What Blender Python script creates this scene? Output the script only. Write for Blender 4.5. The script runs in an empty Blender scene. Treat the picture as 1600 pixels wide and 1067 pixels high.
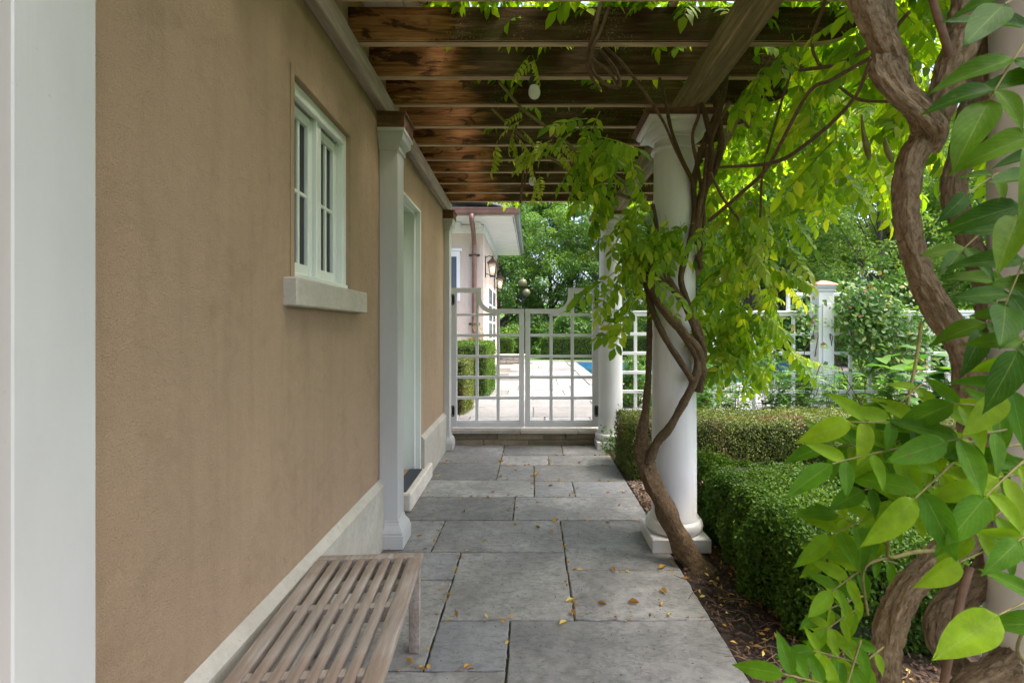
import bpy, bmesh, math, random
import numpy as np
from mathutils import Vector, Matrix, Euler, noise as mnoise
R = math.radians
rng = random.Random(7)
nrng = np.random.default_rng(11)
scene = bpy.context.scene
col = scene.collection

# ------------------------------------------------------------------ camera
CAM_H, FPX, VX, VY = 1.45, 800.0, 832.0, 515.0       # eye height, focal length and vanishing point in photo pixels
cam_data = bpy.data.cameras.new('camera')
cam = bpy.data.objects.new('camera', cam_data)
col.objects.link(cam)
scene.camera = cam
cam.location = (0, 0, CAM_H)
cam.rotation_euler = (R(90), 0, 0)
cam_data.sensor_width = 36.0
cam_data.lens = 36.0 * FPX / 1600.0
cam_data.shift_x = (800.0 - VX) / 1600.0
cam_data.shift_y = (VY - 533.5) / 1600.0
cam_data.clip_start = 0.05
cam_data.clip_end = 500
cam_data.dof.use_dof = True
cam_data.dof.focus_distance = 4.0
cam_data.dof.aperture_fstop = 13.0

# ------------------------------------------------------------------ sky, sun, exposure
SUN_EL, SUN_AZ = R(64), R(98)        # azimuth clockwise from +Y (the view direction)
world = bpy.data.worlds.new('World')
scene.world = world
world.use_nodes = True
wn = world.node_tree
sky = wn.nodes.new('ShaderNodeTexSky')
sky.sky_type = 'NISHITA'
sky.sun_disc = False
sky.sun_elevation = SUN_EL
sky.sun_rotation = SUN_AZ
sky.air_density = 0.7
sky.dust_density = 5.0
sky.ozone_density = 0.3
wn.nodes['Background'].inputs['Strength'].default_value = 0.15
wn.links.new(sky.outputs['Color'], wn.nodes['Background'].inputs['Color'])
sun_data = bpy.data.lights.new('sun', 'SUN')
sun_data.energy = 1.5
sun_data.angle = R(22)
sun_data.color = (1.0, 0.95, 0.87)
sun = bpy.data.objects.new('sun', sun_data)
col.objects.link(sun)
to_sun = Vector((math.sin(SUN_AZ) * math.cos(SUN_EL), math.cos(SUN_AZ) * math.cos(SUN_EL), math.sin(SUN_EL)))
sun.rotation_euler = to_sun.to_track_quat('Z', 'Y').to_euler()
sun.location = to_sun * 60
vs = scene.view_settings
vs.view_transform = 'Standard'
vs.look = 'None'
vs.exposure = 2.2
vs.gamma = 1.0
vs.use_curve_mapping = False
scene.render.engine = 'CYCLES'
scene.cycles.use_denoising = True
scene.cycles.max_bounces = 10
scene.cycles.diffuse_bounces = 6
scene.cycles.transmission_bounces = 6
scene.cycles.transparent_max_bounces = 6
scene.cycles.caustics_reflective = False
scene.cycles.caustics_refractive = False
scene.cycles.sample_clamp_indirect = 6.0

# ------------------------------------------------------------------ materials
M = {}
class NT:
    def __init__(self, name):
        m = bpy.data.materials.new(name)
        m.use_nodes = True
        self.m, self.t = m, m.node_tree
        self.b = self.t.nodes['Principled BSDF']
        self.out = self.t.nodes['Material Output']
        M[name] = m
    def n(self, kind, **kw):
        nd = self.t.nodes.new(kind)
        for k, v in kw.items():
            if k in nd.inputs.keys() if hasattr(nd, 'inputs') else False:
                nd.inputs[k].default_value = v
            else:
                setattr(nd, k, v)
        return nd
    def l(self, a, b):
        self.t.links.new(a, b)
    def coord(self, kind='Object', scale=(1, 1, 1), rot=(0, 0, 0)):
        if kind == 'World':
            g = self.t.nodes.new('ShaderNodeNewGeometry'); o = g.outputs['Position']
        else:
            g = self.t.nodes.new('ShaderNodeTexCoord'); o = g.outputs[kind]
        mp = self.t.nodes.new('ShaderNodeMapping')
        mp.inputs['Scale'].default_value = scale
        mp.inputs['Rotation'].default_value = rot
        self.l(o, mp.inputs['Vector'])
        return mp.outputs['Vector']
    def noise(self, vec, scale=5, detail=6, rough=0.6, dist=0.0):
        nd = self.t.nodes.new('ShaderNodeTexNoise')
        nd.inputs['Scale'].default_value = scale
        nd.inputs['Detail'].default_value = detail
        nd.inputs['Roughness'].default_value = rough
        nd.inputs['Distortion'].default_value = dist
        if vec is not None: self.l(vec, nd.inputs['Vector'])
        return nd.outputs['Fac']
    def ramp(self, fac, stops):
        nd = self.t.nodes.new('ShaderNodeValToRGB')
        el = nd.color_ramp.elements
        while len(el) < len(stops): el.new(0.5)
        for e, (p, c) in zip(el, stops):
            e.position = p
            e.color = (c, c, c, 1) if isinstance(c, (int, float)) else (c[0], c[1], c[2], 1)
        self.l(fac, nd.inputs['Fac'])
        return nd.outputs['Color']
    def mix(self, fac, a, b, mode='MIX'):
        nd = self.t.nodes.new('ShaderNodeMix')
        nd.data_type = 'RGBA'
        nd.blend_type = mode
        for sock, v in ((nd.inputs['Factor'], fac), (nd.inputs['A'], a), (nd.inputs['B'], b)):
            pass
        def put(sock, v):
            if isinstance(v, (int, float)): sock.default_value = v
            elif isinstance(v, tuple): sock.default_value = (v[0], v[1], v[2], 1)
            else: self.l(v, sock)
        put(nd.inputs[0], fac); put(nd.inputs[6], a); put(nd.inputs[7], b)
        return nd.outputs[2]
    def math(self, op, a, b=None):
        nd = self.t.nodes.new('ShaderNodeMath'); nd.operation = op
        for i, v in enumerate((a, b)):
            if v is None: continue
            if isinstance(v, (int, float)): nd.inputs[i].default_value = v
            else: self.l(v, nd.inputs[i])
        return nd.outputs[0]
    def bump(self, h, strength=0.3, dist=0.01, prev=None):
        nd = self.t.nodes.new('ShaderNodeBump')
        nd.inputs['Strength'].default_value = strength
        nd.inputs['Distance'].default_value = dist
        self.l(h, nd.inputs['Height'])
        if prev is not None: self.l(prev, nd.inputs['Normal'])
        return nd.outputs['Normal']
    def done(self, color, rough=0.7, normal=None, spec=0.4, metal=0.0):
        b = self.b
        if isinstance(color, tuple): b.inputs['Base Color'].default_value = (*color, 1)
        else: self.l(color, b.inputs['Base Color'])
        if isinstance(rough, (int, float)): b.inputs['Roughness'].default_value = rough
        else: self.l(rough, b.inputs['Roughness'])
        b.inputs['Specular IOR Level'].default_value = spec
        b.inputs['Metallic'].default_value = metal
        if normal is not None: self.l(normal, b.inputs['Normal'])
        return self.m

def simple(name, c, rough=0.6, var=0.25, scale=8, bump=0.15, bscale=60, bdist=0.004, spec=0.4, metal=0.0, kind='World', stretch=(1, 1, 1)):
    t = NT(name)
    v = t.coord(kind, stretch)
    f = t.noise(v, scale, 6, 0.62)
    lo = tuple(x * (1 - var) for x in c); hi = tuple(min(1, x * (1 + var)) for x in c)
    colr = t.ramp(f, [(0.3, lo), (0.7, hi)])
    f2 = t.noise(v, bscale, 4, 0.6)
    return t.done(colr, rough, t.bump(f2, bump, bdist), spec, metal)

# stucco
def stucco(name, c, dirt):
    t = NT(name)
    v = t.coord('World')
    big = t.noise(t.coord('World', (1, 1, 0.45)), 1.3, 5, 0.6)
    fine = t.noise(v, 210, 3, 0.7)
    mid = t.noise(v, 24, 5, 0.65)
    c1 = t.ramp(big, [(0.25, tuple(x * 0.86 for x in c)), (0.55, c), (0.8, tuple(x * 1.09 for x in c))])
    streak = t.noise(t.coord('World', (9, 9, 0.5)), 1.0, 6, 0.7)
    c1 = t.mix(t.math('MULTIPLY', t.ramp(streak, [(0.5, 0.0), (0.78, 1.0)]), 0.26), c1, dirt)
    blot = t.noise(v, 5.5, 7, 0.7, 0.4)
    c1 = t.mix(t.math('MULTIPLY', t.ramp(blot, [(0.52, 0.0), (0.7, 1.0)]), 0.22), c1, dirt)
    vo = t.t.nodes.new('ShaderNodeTexVoronoi'); vo.feature = 'DISTANCE_TO_EDGE'; vo.inputs['Scale'].default_value = 1.1
    wv_ = t.t.nodes.new('ShaderNodeVectorMath'); wv_.operation = 'ADD'
    nz_ = t.t.nodes.new('ShaderNodeTexNoise'); nz_.inputs['Scale'].default_value = 5.0; nz_.inputs['Detail'].default_value = 6.0
    t.l(v, nz_.inputs['Vector']); t.l(v, wv_.inputs[0]); t.l(nz_.outputs['Color'], wv_.inputs[1]); t.l(wv_.outputs[0], vo.inputs['Vector'])
    hair = t.math('MULTIPLY', t.ramp(vo.outputs['Distance'], [(0.0, 1.0), (0.006, 0.0)]), t.ramp(t.noise(v, 1.7, 3, 0.5), [(0.55, 0.0), (0.62, 0.5)]))
    c1 = t.mix(hair, c1, tuple(x * 0.45 for x in c))
    c2 = t.mix(t.math('MULTIPLY', t.ramp(fine, [(0.45, 0.0), (0.7, 1.0)]), 0.5), c1, tuple(x * 0.72 for x in c))
    c2 = t.mix(t.math('MULTIPLY', t.ramp(mid, [(0.4, 0.0), (0.7, 1.0)]), 0.12), c2, tuple(min(1, x * 1.25) for x in c))
    nrm = t.bump(fine, 1.0, 0.008)
    nrm = t.bump(mid, 0.6, 0.012, nrm)
    nrm = t.bump(t.noise(v, 3.0, 3, 0.5), 0.35, 0.03, nrm)
    return t.done(c2, 0.92, nrm, 0.15)
stucco('stucco_tan', (0.465, 0.335, 0.225), (0.17, 0.13, 0.075))
stucco('stucco_pink', (0.72, 0.60, 0.51), (0.42, 0.33, 0.26))

def white_paint(name, c=(0.645, 0.645, 0.635), grime=0.35, rough=0.42):
    t = NT(name)
    v = t.coord('World')
    n1 = t.noise(t.coord('World', (1, 1, 0.35)), 3.0, 7, 0.65)
    colr = t.ramp(n1, [(0.3, tuple(x * 0.88 for x in c)), (0.62, c)])
    spots = t.ramp(t.noise(v, 46, 5, 0.75), [(0.66, 0.0), (0.72, 1.0)])
    region = t.ramp(t.noise(v, 2.2, 4, 0.6), [(0.5, 0.0), (0.68, 1.0)])
    m = t.math('MULTIPLY', t.math('MULTIPLY', spots, region), grime * 2.2)
    colr = t.mix(m, colr, (0.22, 0.20, 0.16))
    streak = t.noise(t.coord('World', (26, 26, 0.9)), 1.0, 5, 0.7)
    colr = t.mix(t.math('MULTIPLY', t.ramp(streak, [(0.55, 0.0), (0.8, 1.0)]), grime), colr, (0.44, 0.43, 0.38))
    nrm = t.bump(t.noise(t.coord('World', (1, 1, 0.2)), 70, 3, 0.6), 0.12, 0.003)
    return t.done(colr, rough, nrm, 0.45)
white_paint('white_paint', grime=0.7)
white_paint('pilaster_paint', (0.52, 0.52, 0.51), 0.5)
white_paint('gate_paint', (0.68, 0.685, 0.69), 0.12, 0.38)
white_paint('clean_white', (0.82, 0.82, 0.82), 0.06, 0.4)
white_paint('sage_white', (0.70, 0.74, 0.70), 0.12, 0.4)

# weathered cedar: dry orange-brown where the eave keeps the rain off (x < -0.42), dark and mossy beyond
def cedar(name, dry_edge=-0.42, along='X'):
    t = NT(name)
    st = (1.6, 22, 22) if along == 'X' else (22, 1.6, 22)
    v = t.coord('World', st)
    vw = t.coord('World')
    grain = t.noise(v, 1.6, 8, 0.68, 0.6)
    fine = t.noise(t.coord('World', tuple(x * 3.2 for x in st)), 2.0, 4, 0.6)
    dry = t.ramp(grain, [(0.2, (0.045, 0.018, 0.008)), (0.42, (0.19, 0.078, 0.03)), (0.6, (0.38, 0.18, 0.075)), (0.85, (0.54, 0.33, 0.18))])
    stain = t.ramp(t.noise(t.coord('World', (3.2, 9, 9)), 1.3, 5, 0.62, 0.8), [(0.53, 0.0), (0.6, 1.0)])
    dry = t.mix(t.math('MULTIPLY', stain, 0.82), dry, (0.030, 0.015, 0.009))
    wet = t.ramp(grain, [(0.2, (0.02, 0.012, 0.008)), (0.5, (0.075, 0.042, 0.025)), (0.85, (0.22, 0.145, 0.09))])
    moss = t.ramp(t.noise(vw, 5.5, 8, 0.75), [(0.5, 0.0), (0.66, 1.0)])
    wet = t.mix(t.math('MULTIPLY', moss, 0.6), wet, (0.05, 0.075, 0.018))
    lichen = t.math('MULTIPLY', t.ramp(t.noise(vw, 95, 3, 0.7), [(0.60, 0.0), (0.64, 1.0)]), t.ramp(t.noise(vw, 4.0, 3, 0.6), [(0.5, 0.0), (0.6, 1.0)]))
    wet = t.mix(t.math('MULTIPLY', lichen, 0.8), wet, (0.26, 0.28, 0.17))
    sep = t.t.nodes.new('ShaderNodeSeparateXYZ')
    g = t.t.nodes.new('ShaderNodeNewGeometry')
    t.l(g.outputs['Position'], sep.inputs[0])
    wob = t.math('MULTIPLY', t.math('SUBTRACT', t.noise(t.coord('World', (2, 2.6, 30)), 1.0, 4, 0.6), 0.5), 0.75)
    xx = t.math('ADD', t.math('SUBTRACT', sep.outputs['X'], dry_edge), wob)
    wetf = t.ramp(t.math('ADD', t.math('MULTIPLY', xx, 3.2), 0.5), [(0.3, 0.0), (0.7, 1.0)])
    colr = t.mix(wetf, dry, wet)
    # undersides painted paler, standing in for light bounced up from the path
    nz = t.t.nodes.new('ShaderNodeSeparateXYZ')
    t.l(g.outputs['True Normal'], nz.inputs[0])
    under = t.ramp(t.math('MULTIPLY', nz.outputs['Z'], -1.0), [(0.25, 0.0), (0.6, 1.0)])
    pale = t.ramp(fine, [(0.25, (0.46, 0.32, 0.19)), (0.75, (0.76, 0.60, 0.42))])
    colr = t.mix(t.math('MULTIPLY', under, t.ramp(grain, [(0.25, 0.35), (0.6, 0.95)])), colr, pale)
    nrm = t.bump(fine, 0.5, 0.004)
    nrm = t.bump(grain, 0.6, 0.008, nrm)
    return t.done(colr, 0.95, nrm, 0.06)
cedar('cedar_joist')
cedar('cedar_purlin', -3.0, 'Y')
def greywood(name, cols, along='Y', pinkish=None):
    t = NT(name)
    st = (24, 1.4, 24) if along == 'Y' else (1.4, 24, 24)
    kind = 'Object'
    grain = t.noise(t.coord(kind, st), 1.5, 8, 0.7, 0.5)
    fine = t.noise(t.coord(kind, tuple(x * 4 for x in st)), 2, 4, 0.6)
    colr = t.ramp(grain, [(0.2, cols[0]), (0.5, cols[1]), (0.8, cols[2])])
    patch = t.ramp(t.noise(t.coord(kind, (3, 1.2, 3)), 2.0, 6, 0.65), [(0.48, 0.0), (0.62, 1.0)])
    colr = t.mix(t.math('MULTIPLY', patch, 0.6), colr, cols[3])
    ox = t.t.nodes.new('ShaderNodeObjectInfo')
    colr = t.mix(t.math('MULTIPLY', ox.outputs['Random'], 0.35), colr, cols[1], 'MULTIPLY') if False else colr
    nrm = t.bump(fine, 0.35, 0.002)
    nrm = t.bump(grain, 0.4, 0.004, nrm)
    return t.done(colr, 0.8, nrm, 0.25)
greywood('bench_wood', [(0.13, 0.105, 0.085), (0.32, 0.275, 0.235), (0.50, 0.45, 0.405), (0.22, 0.15, 0.105)])
greywood('beam_wood', [(0.06, 0.05, 0.026), (0.22, 0.17, 0.095), (0.52, 0.41, 0.27), (0.10, 0.105, 0.045)])
greywood('ledger_wood', [(0.16, 0.13, 0.11), (0.36, 0.29, 0.25), (0.55, 0.47, 0.42), (0.22, 0.20, 0.15)])
greywood('cap_wood', [(0.05, 0.022, 0.01), (0.14, 0.07, 0.035), (0.27, 0.16, 0.09), (0.08, 0.04, 0.02)], 'X')

def stone(name, cols, scale=2.2, rough=0.75, spec=0.35, layer=True, bstr=0.5, seed=True):
    t = NT(name)
    v0 = t.coord('World')
    if seed:
        oi = t.t.nodes.new('ShaderNodeObjectInfo')
        cx = t.t.nodes.new('ShaderNodeCombineXYZ')
        t.l(t.math('MULTIPLY', oi.outputs['Random'], 37.0), cx.inputs[2])
        va = t.t.nodes.new('ShaderNodeVectorMath'); va.operation = 'ADD'
        t.l(v0, va.inputs[0]); t.l(cx.outputs[0], va.inputs[1])
        v = va.outputs[0]
    else:
        v = v0
    n1 = t.noise(v, scale, 8, 0.68, 0.3)
    colr = t.ramp(n1, [(0.25, cols[0]), (0.5, cols[1]), (0.75, cols[2])])
    n2 = t.noise(v, scale * 7, 6, 0.7)
    colr = t.mix(t.math('MULTIPLY', t.ramp(n2, [(0.46, 0.0), (0.7, 1.0)]), 0.6), colr, cols[3])
    specks = t.ramp(t.noise(v, 70, 3, 0.6), [(0.66, 0.0), (0.7, 1.0)])
    colr = t.mix(t.math('MULTIPLY', specks, 0.5), colr, tuple(x * 0.35 for x in cols[1]))
    if seed:
        hv = t.ramp(oi.outputs['Random'], [(0.0, 0.74), (1.0, 1.25)])
        colr = t.mix(1.0, colr, hv, 'MULTIPLY')
        blue = t.ramp(t.math('FRACT', t.math('MULTIPLY', oi.outputs['Random'], 7.31)), [(0.4, 0.0), (1.0, 0.32)])
        colr = t.mix(blue, colr, cols[4] if len(cols) > 4 else cols[2])
    # cleft layers: ragged contour steps like split bluestone
    lay = t.noise(t.coord('World', (1.0, 2.4, 1)), 2.2, 7, 0.62, 0.5) if not seed else None
    if lay is None:
        mp = t.t.nodes.new('ShaderNodeMapping'); mp.inputs['Scale'].default_value = (1.0, 2.4, 1.0); t.l(v, mp.inputs['Vector'])
        lay = t.noise(mp.outputs[0], 1.9, 8, 0.62, 0.5)
    steps = t.math('SNAP', lay, 0.075)
    crack = t.ramp(t.math('FRACT', t.math('DIVIDE', lay, 0.075)), [(0.0, 1.0), (0.10, 0.25), (0.3, 0.0)])
    crm = t.math('MULTIPLY', crack, t.ramp(t.noise(v, 3.3, 3, 0.6), [(0.36, 0.0), (0.5, 1.0)]))
    if layer:
        colr = t.mix(t.math('MULTIPLY', crm, 0.7), colr, tuple(x * 0.3 for x in cols[1]))
    nrm = t.bump(t.noise(v, 40, 5, 0.7), bstr * 0.6, 0.004)
    if layer: nrm = t.bump(steps, 0.8, 0.05, nrm)
    nrm = t.bump(n2, bstr, 0.006, nrm)
    rg = t.ramp(n1, [(0.3, rough - 0.14), (0.7, rough + 0.1)])
    return t.done(colr, rg, nrm, spec)
stone('bluestone', [(0.12, 0.118, 0.108), (0.25, 0.247, 0.238), (0.41, 0.405, 0.39), (0.105, 0.102, 0.09), (0.23, 0.255, 0.305)], 2.6, 0.62, 0.45, True, 0.9)
stone('terrace_stone', [(0.185, 0.18, 0.17), (0.25, 0.246, 0.238), (0.305, 0.30, 0.294), (0.175, 0.17, 0.16), (0.235, 0.247, 0.262)], 2.0, 0.8, 0.2)
stone('sill_stone', [(0.46, 0.42, 0.36), (0.56, 0.52, 0.46), (0.62, 0.59, 0.53), (0.40, 0.36, 0.29), (0.55, 0.5, 0.42)], 6, 0.85, 0.2, False, 0.35)
stone('plinth_stone', [(0.36, 0.33, 0.27), (0.46, 0.43, 0.37), (0.54, 0.52, 0.46), (0.33, 0.32, 0.25)], 3.0, 0.85, 0.2, False, 0.3, False)
stone('step_stone', [(0.14, 0.115, 0.075), (0.23, 0.19, 0.13), (0.36, 0.31, 0.23), (0.15, 0.14, 0.08), (0.24, 0.2, 0.15)], 7, 0.85, 0.2, False, 0.9)
stone('cap_stone', [(0.34, 0.30, 0.25), (0.46, 0.42, 0.36), (0.56, 0.53, 0.47), (0.30, 0.27, 0.2), (0.4, 0.38, 0.33)], 6, 0.85, 0.2, False, 0.8)

simple('mulch', (0.045, 0.030, 0.021), 0.95, 0.5, 30, 0.9, 120, 0.012)
simple('mulch_chip', (0.085, 0.050, 0.033), 0.9, 0.6, 60, 0.3, 200)
simple('gravel', (0.30, 0.22, 0.17), 0.9, 0.5, 45, 0.3, 200)
simple('joint_grey', (0.12, 0.11, 0.095), 0.95, 0.3, 6, 0.5, 60)
simple('joint_dirt', (0.035, 0.034, 0.020), 0.95, 0.5, 20, 0.8, 90, 0.01)
simple('copper', (0.22, 0.125, 0.10), 0.45, 0.25, 4, 0.1, 40, metal=0.45)
simple('copper_bright', (0.62, 0.30, 0.17), 0.38, 0.25, 12, 0.1, 40, metal=0.55)
simple('dark_metal', (0.035, 0.033, 0.032), 0.45, 0.25, 20, 0.1, 80, metal=0.5)
simple('bronze_metal', (0.10, 0.075, 0.06), 0.5, 0.3, 20, 0.1, 80, metal=0.5)
simple('patina_metal', (0.20, 0.23, 0.22), 0.5, 0.25, 6, 0.1, 40, metal=0.3)
simple('grey_metal', (0.22, 0.22, 0.22), 0.4, 0.25, 20, 0.1, 80, metal=0.6)
simple('roof_slate', (0.30, 0.29, 0.28), 0.85, 0.35, 9, 0.4, 50)
simple('mat_rubber', (0.055, 0.06, 0.07), 0.9, 0.2, 30, 0.3, 150)
simple('bulb_white', (0.75, 0.75, 0.74), 0.25, 0.05, 8, 0.02, 40)
simple('curtain', (0.32, 0.34, 0.36), 0.9, 0.2, 12, 0.2, 60, stretch=(1, 14, 0.4))
simple('interior_dark', (0.03, 0.03, 0.033), 0.9, 0.2, 4)
simple('grass', (0.085, 0.19, 0.03), 0.9, 0.35, 6, 0.8, 140, 0.03)
simple('pool_tile', (0.05, 0.20, 0.33), 0.3, 0.25, 5, 0.1, 30)
simple('stem_dry', (0.16, 0.10, 0.06), 0.85, 0.35, 40, 0.3, 120)
simple('twig_green', (0.17, 0.15, 0.045), 0.7, 0.35, 30, 0.2, 100)
simple('shoot_brown', (0.13, 0.075, 0.045), 0.8, 0.35, 40, 0.3, 120)
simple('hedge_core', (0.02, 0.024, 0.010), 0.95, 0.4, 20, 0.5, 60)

def bark(name, cols, scale=1.0, kind='UV'):
    t = NT(name)
    tc = t.t.nodes.new('ShaderNodeTexCoord')
    mp = t.t.nodes.new('ShaderNodeMapping'); mp.inputs['Scale'].default_value = (13 * scale, 24 * scale, 1)
    t.l(tc.outputs['UV'], mp.inputs['Vector'])
    g = t.noise(mp.outputs[0], 1.6, 9, 0.72, 0.9)
    v = t.coord('World')
    colr = t.ramp(g, [(0.26, cols[0]), (0.5, cols[1]), (0.78, cols[2])])
    moss = t.ramp(t.noise(v, 7, 5, 0.65), [(0.5, 0.0), (0.72, 1.0)])
    colr = t.mix(t.math('MULTIPLY', moss, 0.4), colr, cols[3])
    fl = t.noise(v, 85, 6, 0.75)
    colr = t.mix(t.math('MULTIPLY', t.ramp(fl, [(0.52, 0.0), (0.68, 1.0)]), 0.6), colr, cols[0])
    colr = t.mix(t.math('MULTIPLY', t.ramp(t.noise(v, 24, 5, 0.7), [(0.56, 0.0), (0.66, 1.0)]), 0.35), colr, cols[2])
    nrm = t.bump(fl, 0.7, 0.005)
    nrm = t.bump(g, 1.0, 0.022, nrm)
    return t.done(colr, 0.86, nrm, 0.2)
bark('vine_bark', [(0.085, 0.052, 0.025), (0.36, 0.255, 0.145), (0.64, 0.51, 0.345), (0.28, 0.25, 0.15)])
bark('vine_bark_dark', [(0.04, 0.026, 0.014), (0.14, 0.09, 0.048), (0.28, 0.20, 0.115), (0.10, 0.09, 0.04)])
bark('tree_bark', [(0.03, 0.025, 0.02), (0.09, 0.075, 0.06), (0.18, 0.155, 0.13), (0.06, 0.065, 0.035)], 0.5)

def leafmat(name, stops, trans=0.45, tcol=None, rough=0.45, spec=0.35, veins=False, patch=None, clump=0.0):
    t = NT(name)
    g = t.t.nodes.new('ShaderNodeNewGeometry')
    oi = t.t.nodes.new('ShaderNodeObjectInfo')
    r = t.math('FRACT', t.math('ADD', g.outputs['Random Per Island'], t.math('MULTIPLY', oi.outputs['Random'], 0.73)))
    v = t.coord('World')
    if clump:
        r = t.math('ADD', t.math('MULTIPLY', r, 1 - clump), t.math('MULTIPLY', t.ramp(t.noise(v, 1.6, 4, 0.6), [(0.32, 0.0), (0.68, 1.0)]), clump))
    colr = t.ramp(r, stops)
    if patch:
        pc, psc, lo, hi = patch
        colr = t.mix(t.ramp(t.noise(v, psc, 4, 0.6), [(lo, 0.0), (hi, 0.85)]), colr, pc)
    nrm = None
    if veins:
        tc = t.t.nodes.new('ShaderNodeTexCoord')
        sp = t.t.nodes.new('ShaderNodeSeparateXYZ'); t.l(tc.outputs['UV'], sp.inputs[0])
        av = t.math('ABSOLUTE', t.math('SUBTRACT', sp.outputs['Y'], 0.5))
        ph = t.math('SUBTRACT', t.math('MULTIPLY', sp.outputs['X'], 8.0), t.math('MULTIPLY', av, 7.0))
        sv = t.math('ABSOLUTE', t.math('SUBTRACT', t.math('FRACT', ph), 0.5))
        side = t.ramp(sv, [(0.0, 1.0), (0.09, 0.0)])
        midr = t.ramp(av, [(0.0, 1.0), (0.03, 0.0)])
        vein = t.math('MAXIMUM', t.math('MULTIPLY', side, 0.45), midr)
        colr = t.mix(t.math('MULTIPLY', vein, 0.5), colr, (0.26, 0.36, 0.07))
        spot = t.math('MULTIPLY', t.ramp(t.noise(v, 75, 3, 0.6), [(0.68, 0.0), (0.73, 1.0)]), t.ramp(t.noise(v, 11, 3, 0.6), [(0.52, 0.0), (0.62, 0.9)]))
        colr = t.mix(spot, colr, (0.20, 0.13, 0.03))
        blot = t.ramp(t.noise(v, 26, 5, 0.7), [(0.35, 0.72), (0.65, 1.12)])
        colr = t.mix(1.0, colr, blot, 'MULTIPLY')
        nrm = t.bump(vein, -0.7, 0.003)
        nrm = t.bump(t.noise(v, 60, 3, 0.6), 0.4, 0.004, nrm)
    t.done(colr, rough, nrm, spec)
    tr = t.t.nodes.new('ShaderNodeBsdfTranslucent')
    tint = t.mix(1.0, colr, tcol or (1.5, 1.45, 0.6), 'MULTIPLY')
    t.l(tint, tr.inputs['Color'])
    mx = t.t.nodes.new('ShaderNodeMixShader'); mx.inputs[0].default_value = trans
    t.l(t.b.outputs[0], mx.inputs[1]); t.l(tr.outputs[0], mx.inputs[2])
    t.l(mx.outputs[0], t.out.inputs['Surface'])
    return t.m
leafmat('wisteria_leaf', [(0.0, (0.105, 0.215, 0.014)), (0.5, (0.18, 0.31, 0.02)), (0.85, (0.28, 0.40, 0.028)), (1.0, (0.40, 0.45, 0.04))], 0.55, (1.8, 1.7, 0.4), 0.5, 0.25)
leafmat('wisteria_yellow', [(0.0, (0.24, 0.34, 0.03)), (1.0, (0.40, 0.46, 0.06))], 0.5, (1.5, 1.4, 0.5))
leafmat('near_leaf', [(0.0, (0.060, 0.175, 0.007)), (0.5, (0.12, 0.27, 0.009)), (1.0, (0.24, 0.38, 0.014))], 0.45, (1.6, 1.6, 0.3), 0.55, 0.15, True)
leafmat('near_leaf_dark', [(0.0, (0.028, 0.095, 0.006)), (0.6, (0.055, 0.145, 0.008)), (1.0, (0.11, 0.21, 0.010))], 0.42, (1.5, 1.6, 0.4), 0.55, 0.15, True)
leafmat('box_leaf', [(0.0, (0.020, 0.056, 0.008)), (0.5, (0.058, 0.128, 0.013)), (0.88, (0.115, 0.205, 0.02)), (1.0, (0.24, 0.25, 0.045))], 0.3, (1.4, 1.4, 0.5), 0.55, 0.2, patch=((0.26, 0.105, 0.035), 9.0, 0.69, 0.75), clump=0.35)
leafmat('box_leaf_olive', [(0.0, (0.036, 0.066, 0.012)), (0.5, (0.10, 0.142, 0.02)), (0.85, (0.175, 0.225, 0.032)), (1.0, (0.29, 0.20, 0.075))], 0.3, (1.4, 1.3, 0.5), 0.45, 0.4, patch=((0.17, 0.085, 0.045), 3.0, 0.54, 0.68), clump=0.3)
leafmat('tree_leaf', [(0.0, (0.045, 0.11, 0.016)), (0.5, (0.11, 0.22, 0.03)), (0.9, (0.19, 0.32, 0.045)), (1.0, (0.30, 0.37, 0.07))], 0.4, (1.5, 1.5, 0.6), 0.5, 0.3, clump=0.5)
leafmat('tree_leaf_dark', [(0.0, (0.035, 0.085, 0.02)), (0.5, (0.075, 0.16, 0.032)), (1.0, (0.14, 0.25, 0.045))], 0.35, (1.4, 1.5, 0.7), 0.5, 0.3, clump=0.5)
leafmat('tree_leaf_light', [(0.0, (0.07, 0.16, 0.03)), (0.5, (0.15, 0.28, 0.055)), (1.0, (0.34, 0.38, 0.08))], 0.4, (1.5, 1.5, 0.6), 0.5, 0.3, clump=0.45)
leafmat('shrub_leaf', [(0.0, (0.035, 0.11, 0.018)), (0.5, (0.075, 0.175, 0.028)), (1.0, (0.17, 0.27, 0.045))], 0.4, (1.5, 1.5, 0.6), 0.45, 0.35, clump=0.3)
leafmat('plant_leaf', [(0.0, (0.035, 0.12, 0.022)), (0.5, (0.07, 0.18, 0.03)), (1.0, (0.14, 0.27, 0.05))], 0.4, (1.4, 1.5, 0.6), 0.45, 0.4)
leafmat('autumn_shrub', [(0.0, (0.12, 0.16, 0.03)), (0.55, (0.26, 0.26, 0.05)), (0.8, (0.34, 0.20, 0.08)), (1.0, (0.26, 0.08, 0.05))], 0.35, (1.4, 1.3, 0.6))
leafmat('dead_leaf', [(0.0, (0.16, 0.075, 0.025)), (0.5, (0.44, 0.24, 0.05)), (0.85, (0.56, 0.38, 0.08)), (1.0, (0.60, 0.48, 0.14))], 0.2, (1.3, 1.2, 0.6), 0.7, 0.2)

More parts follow.
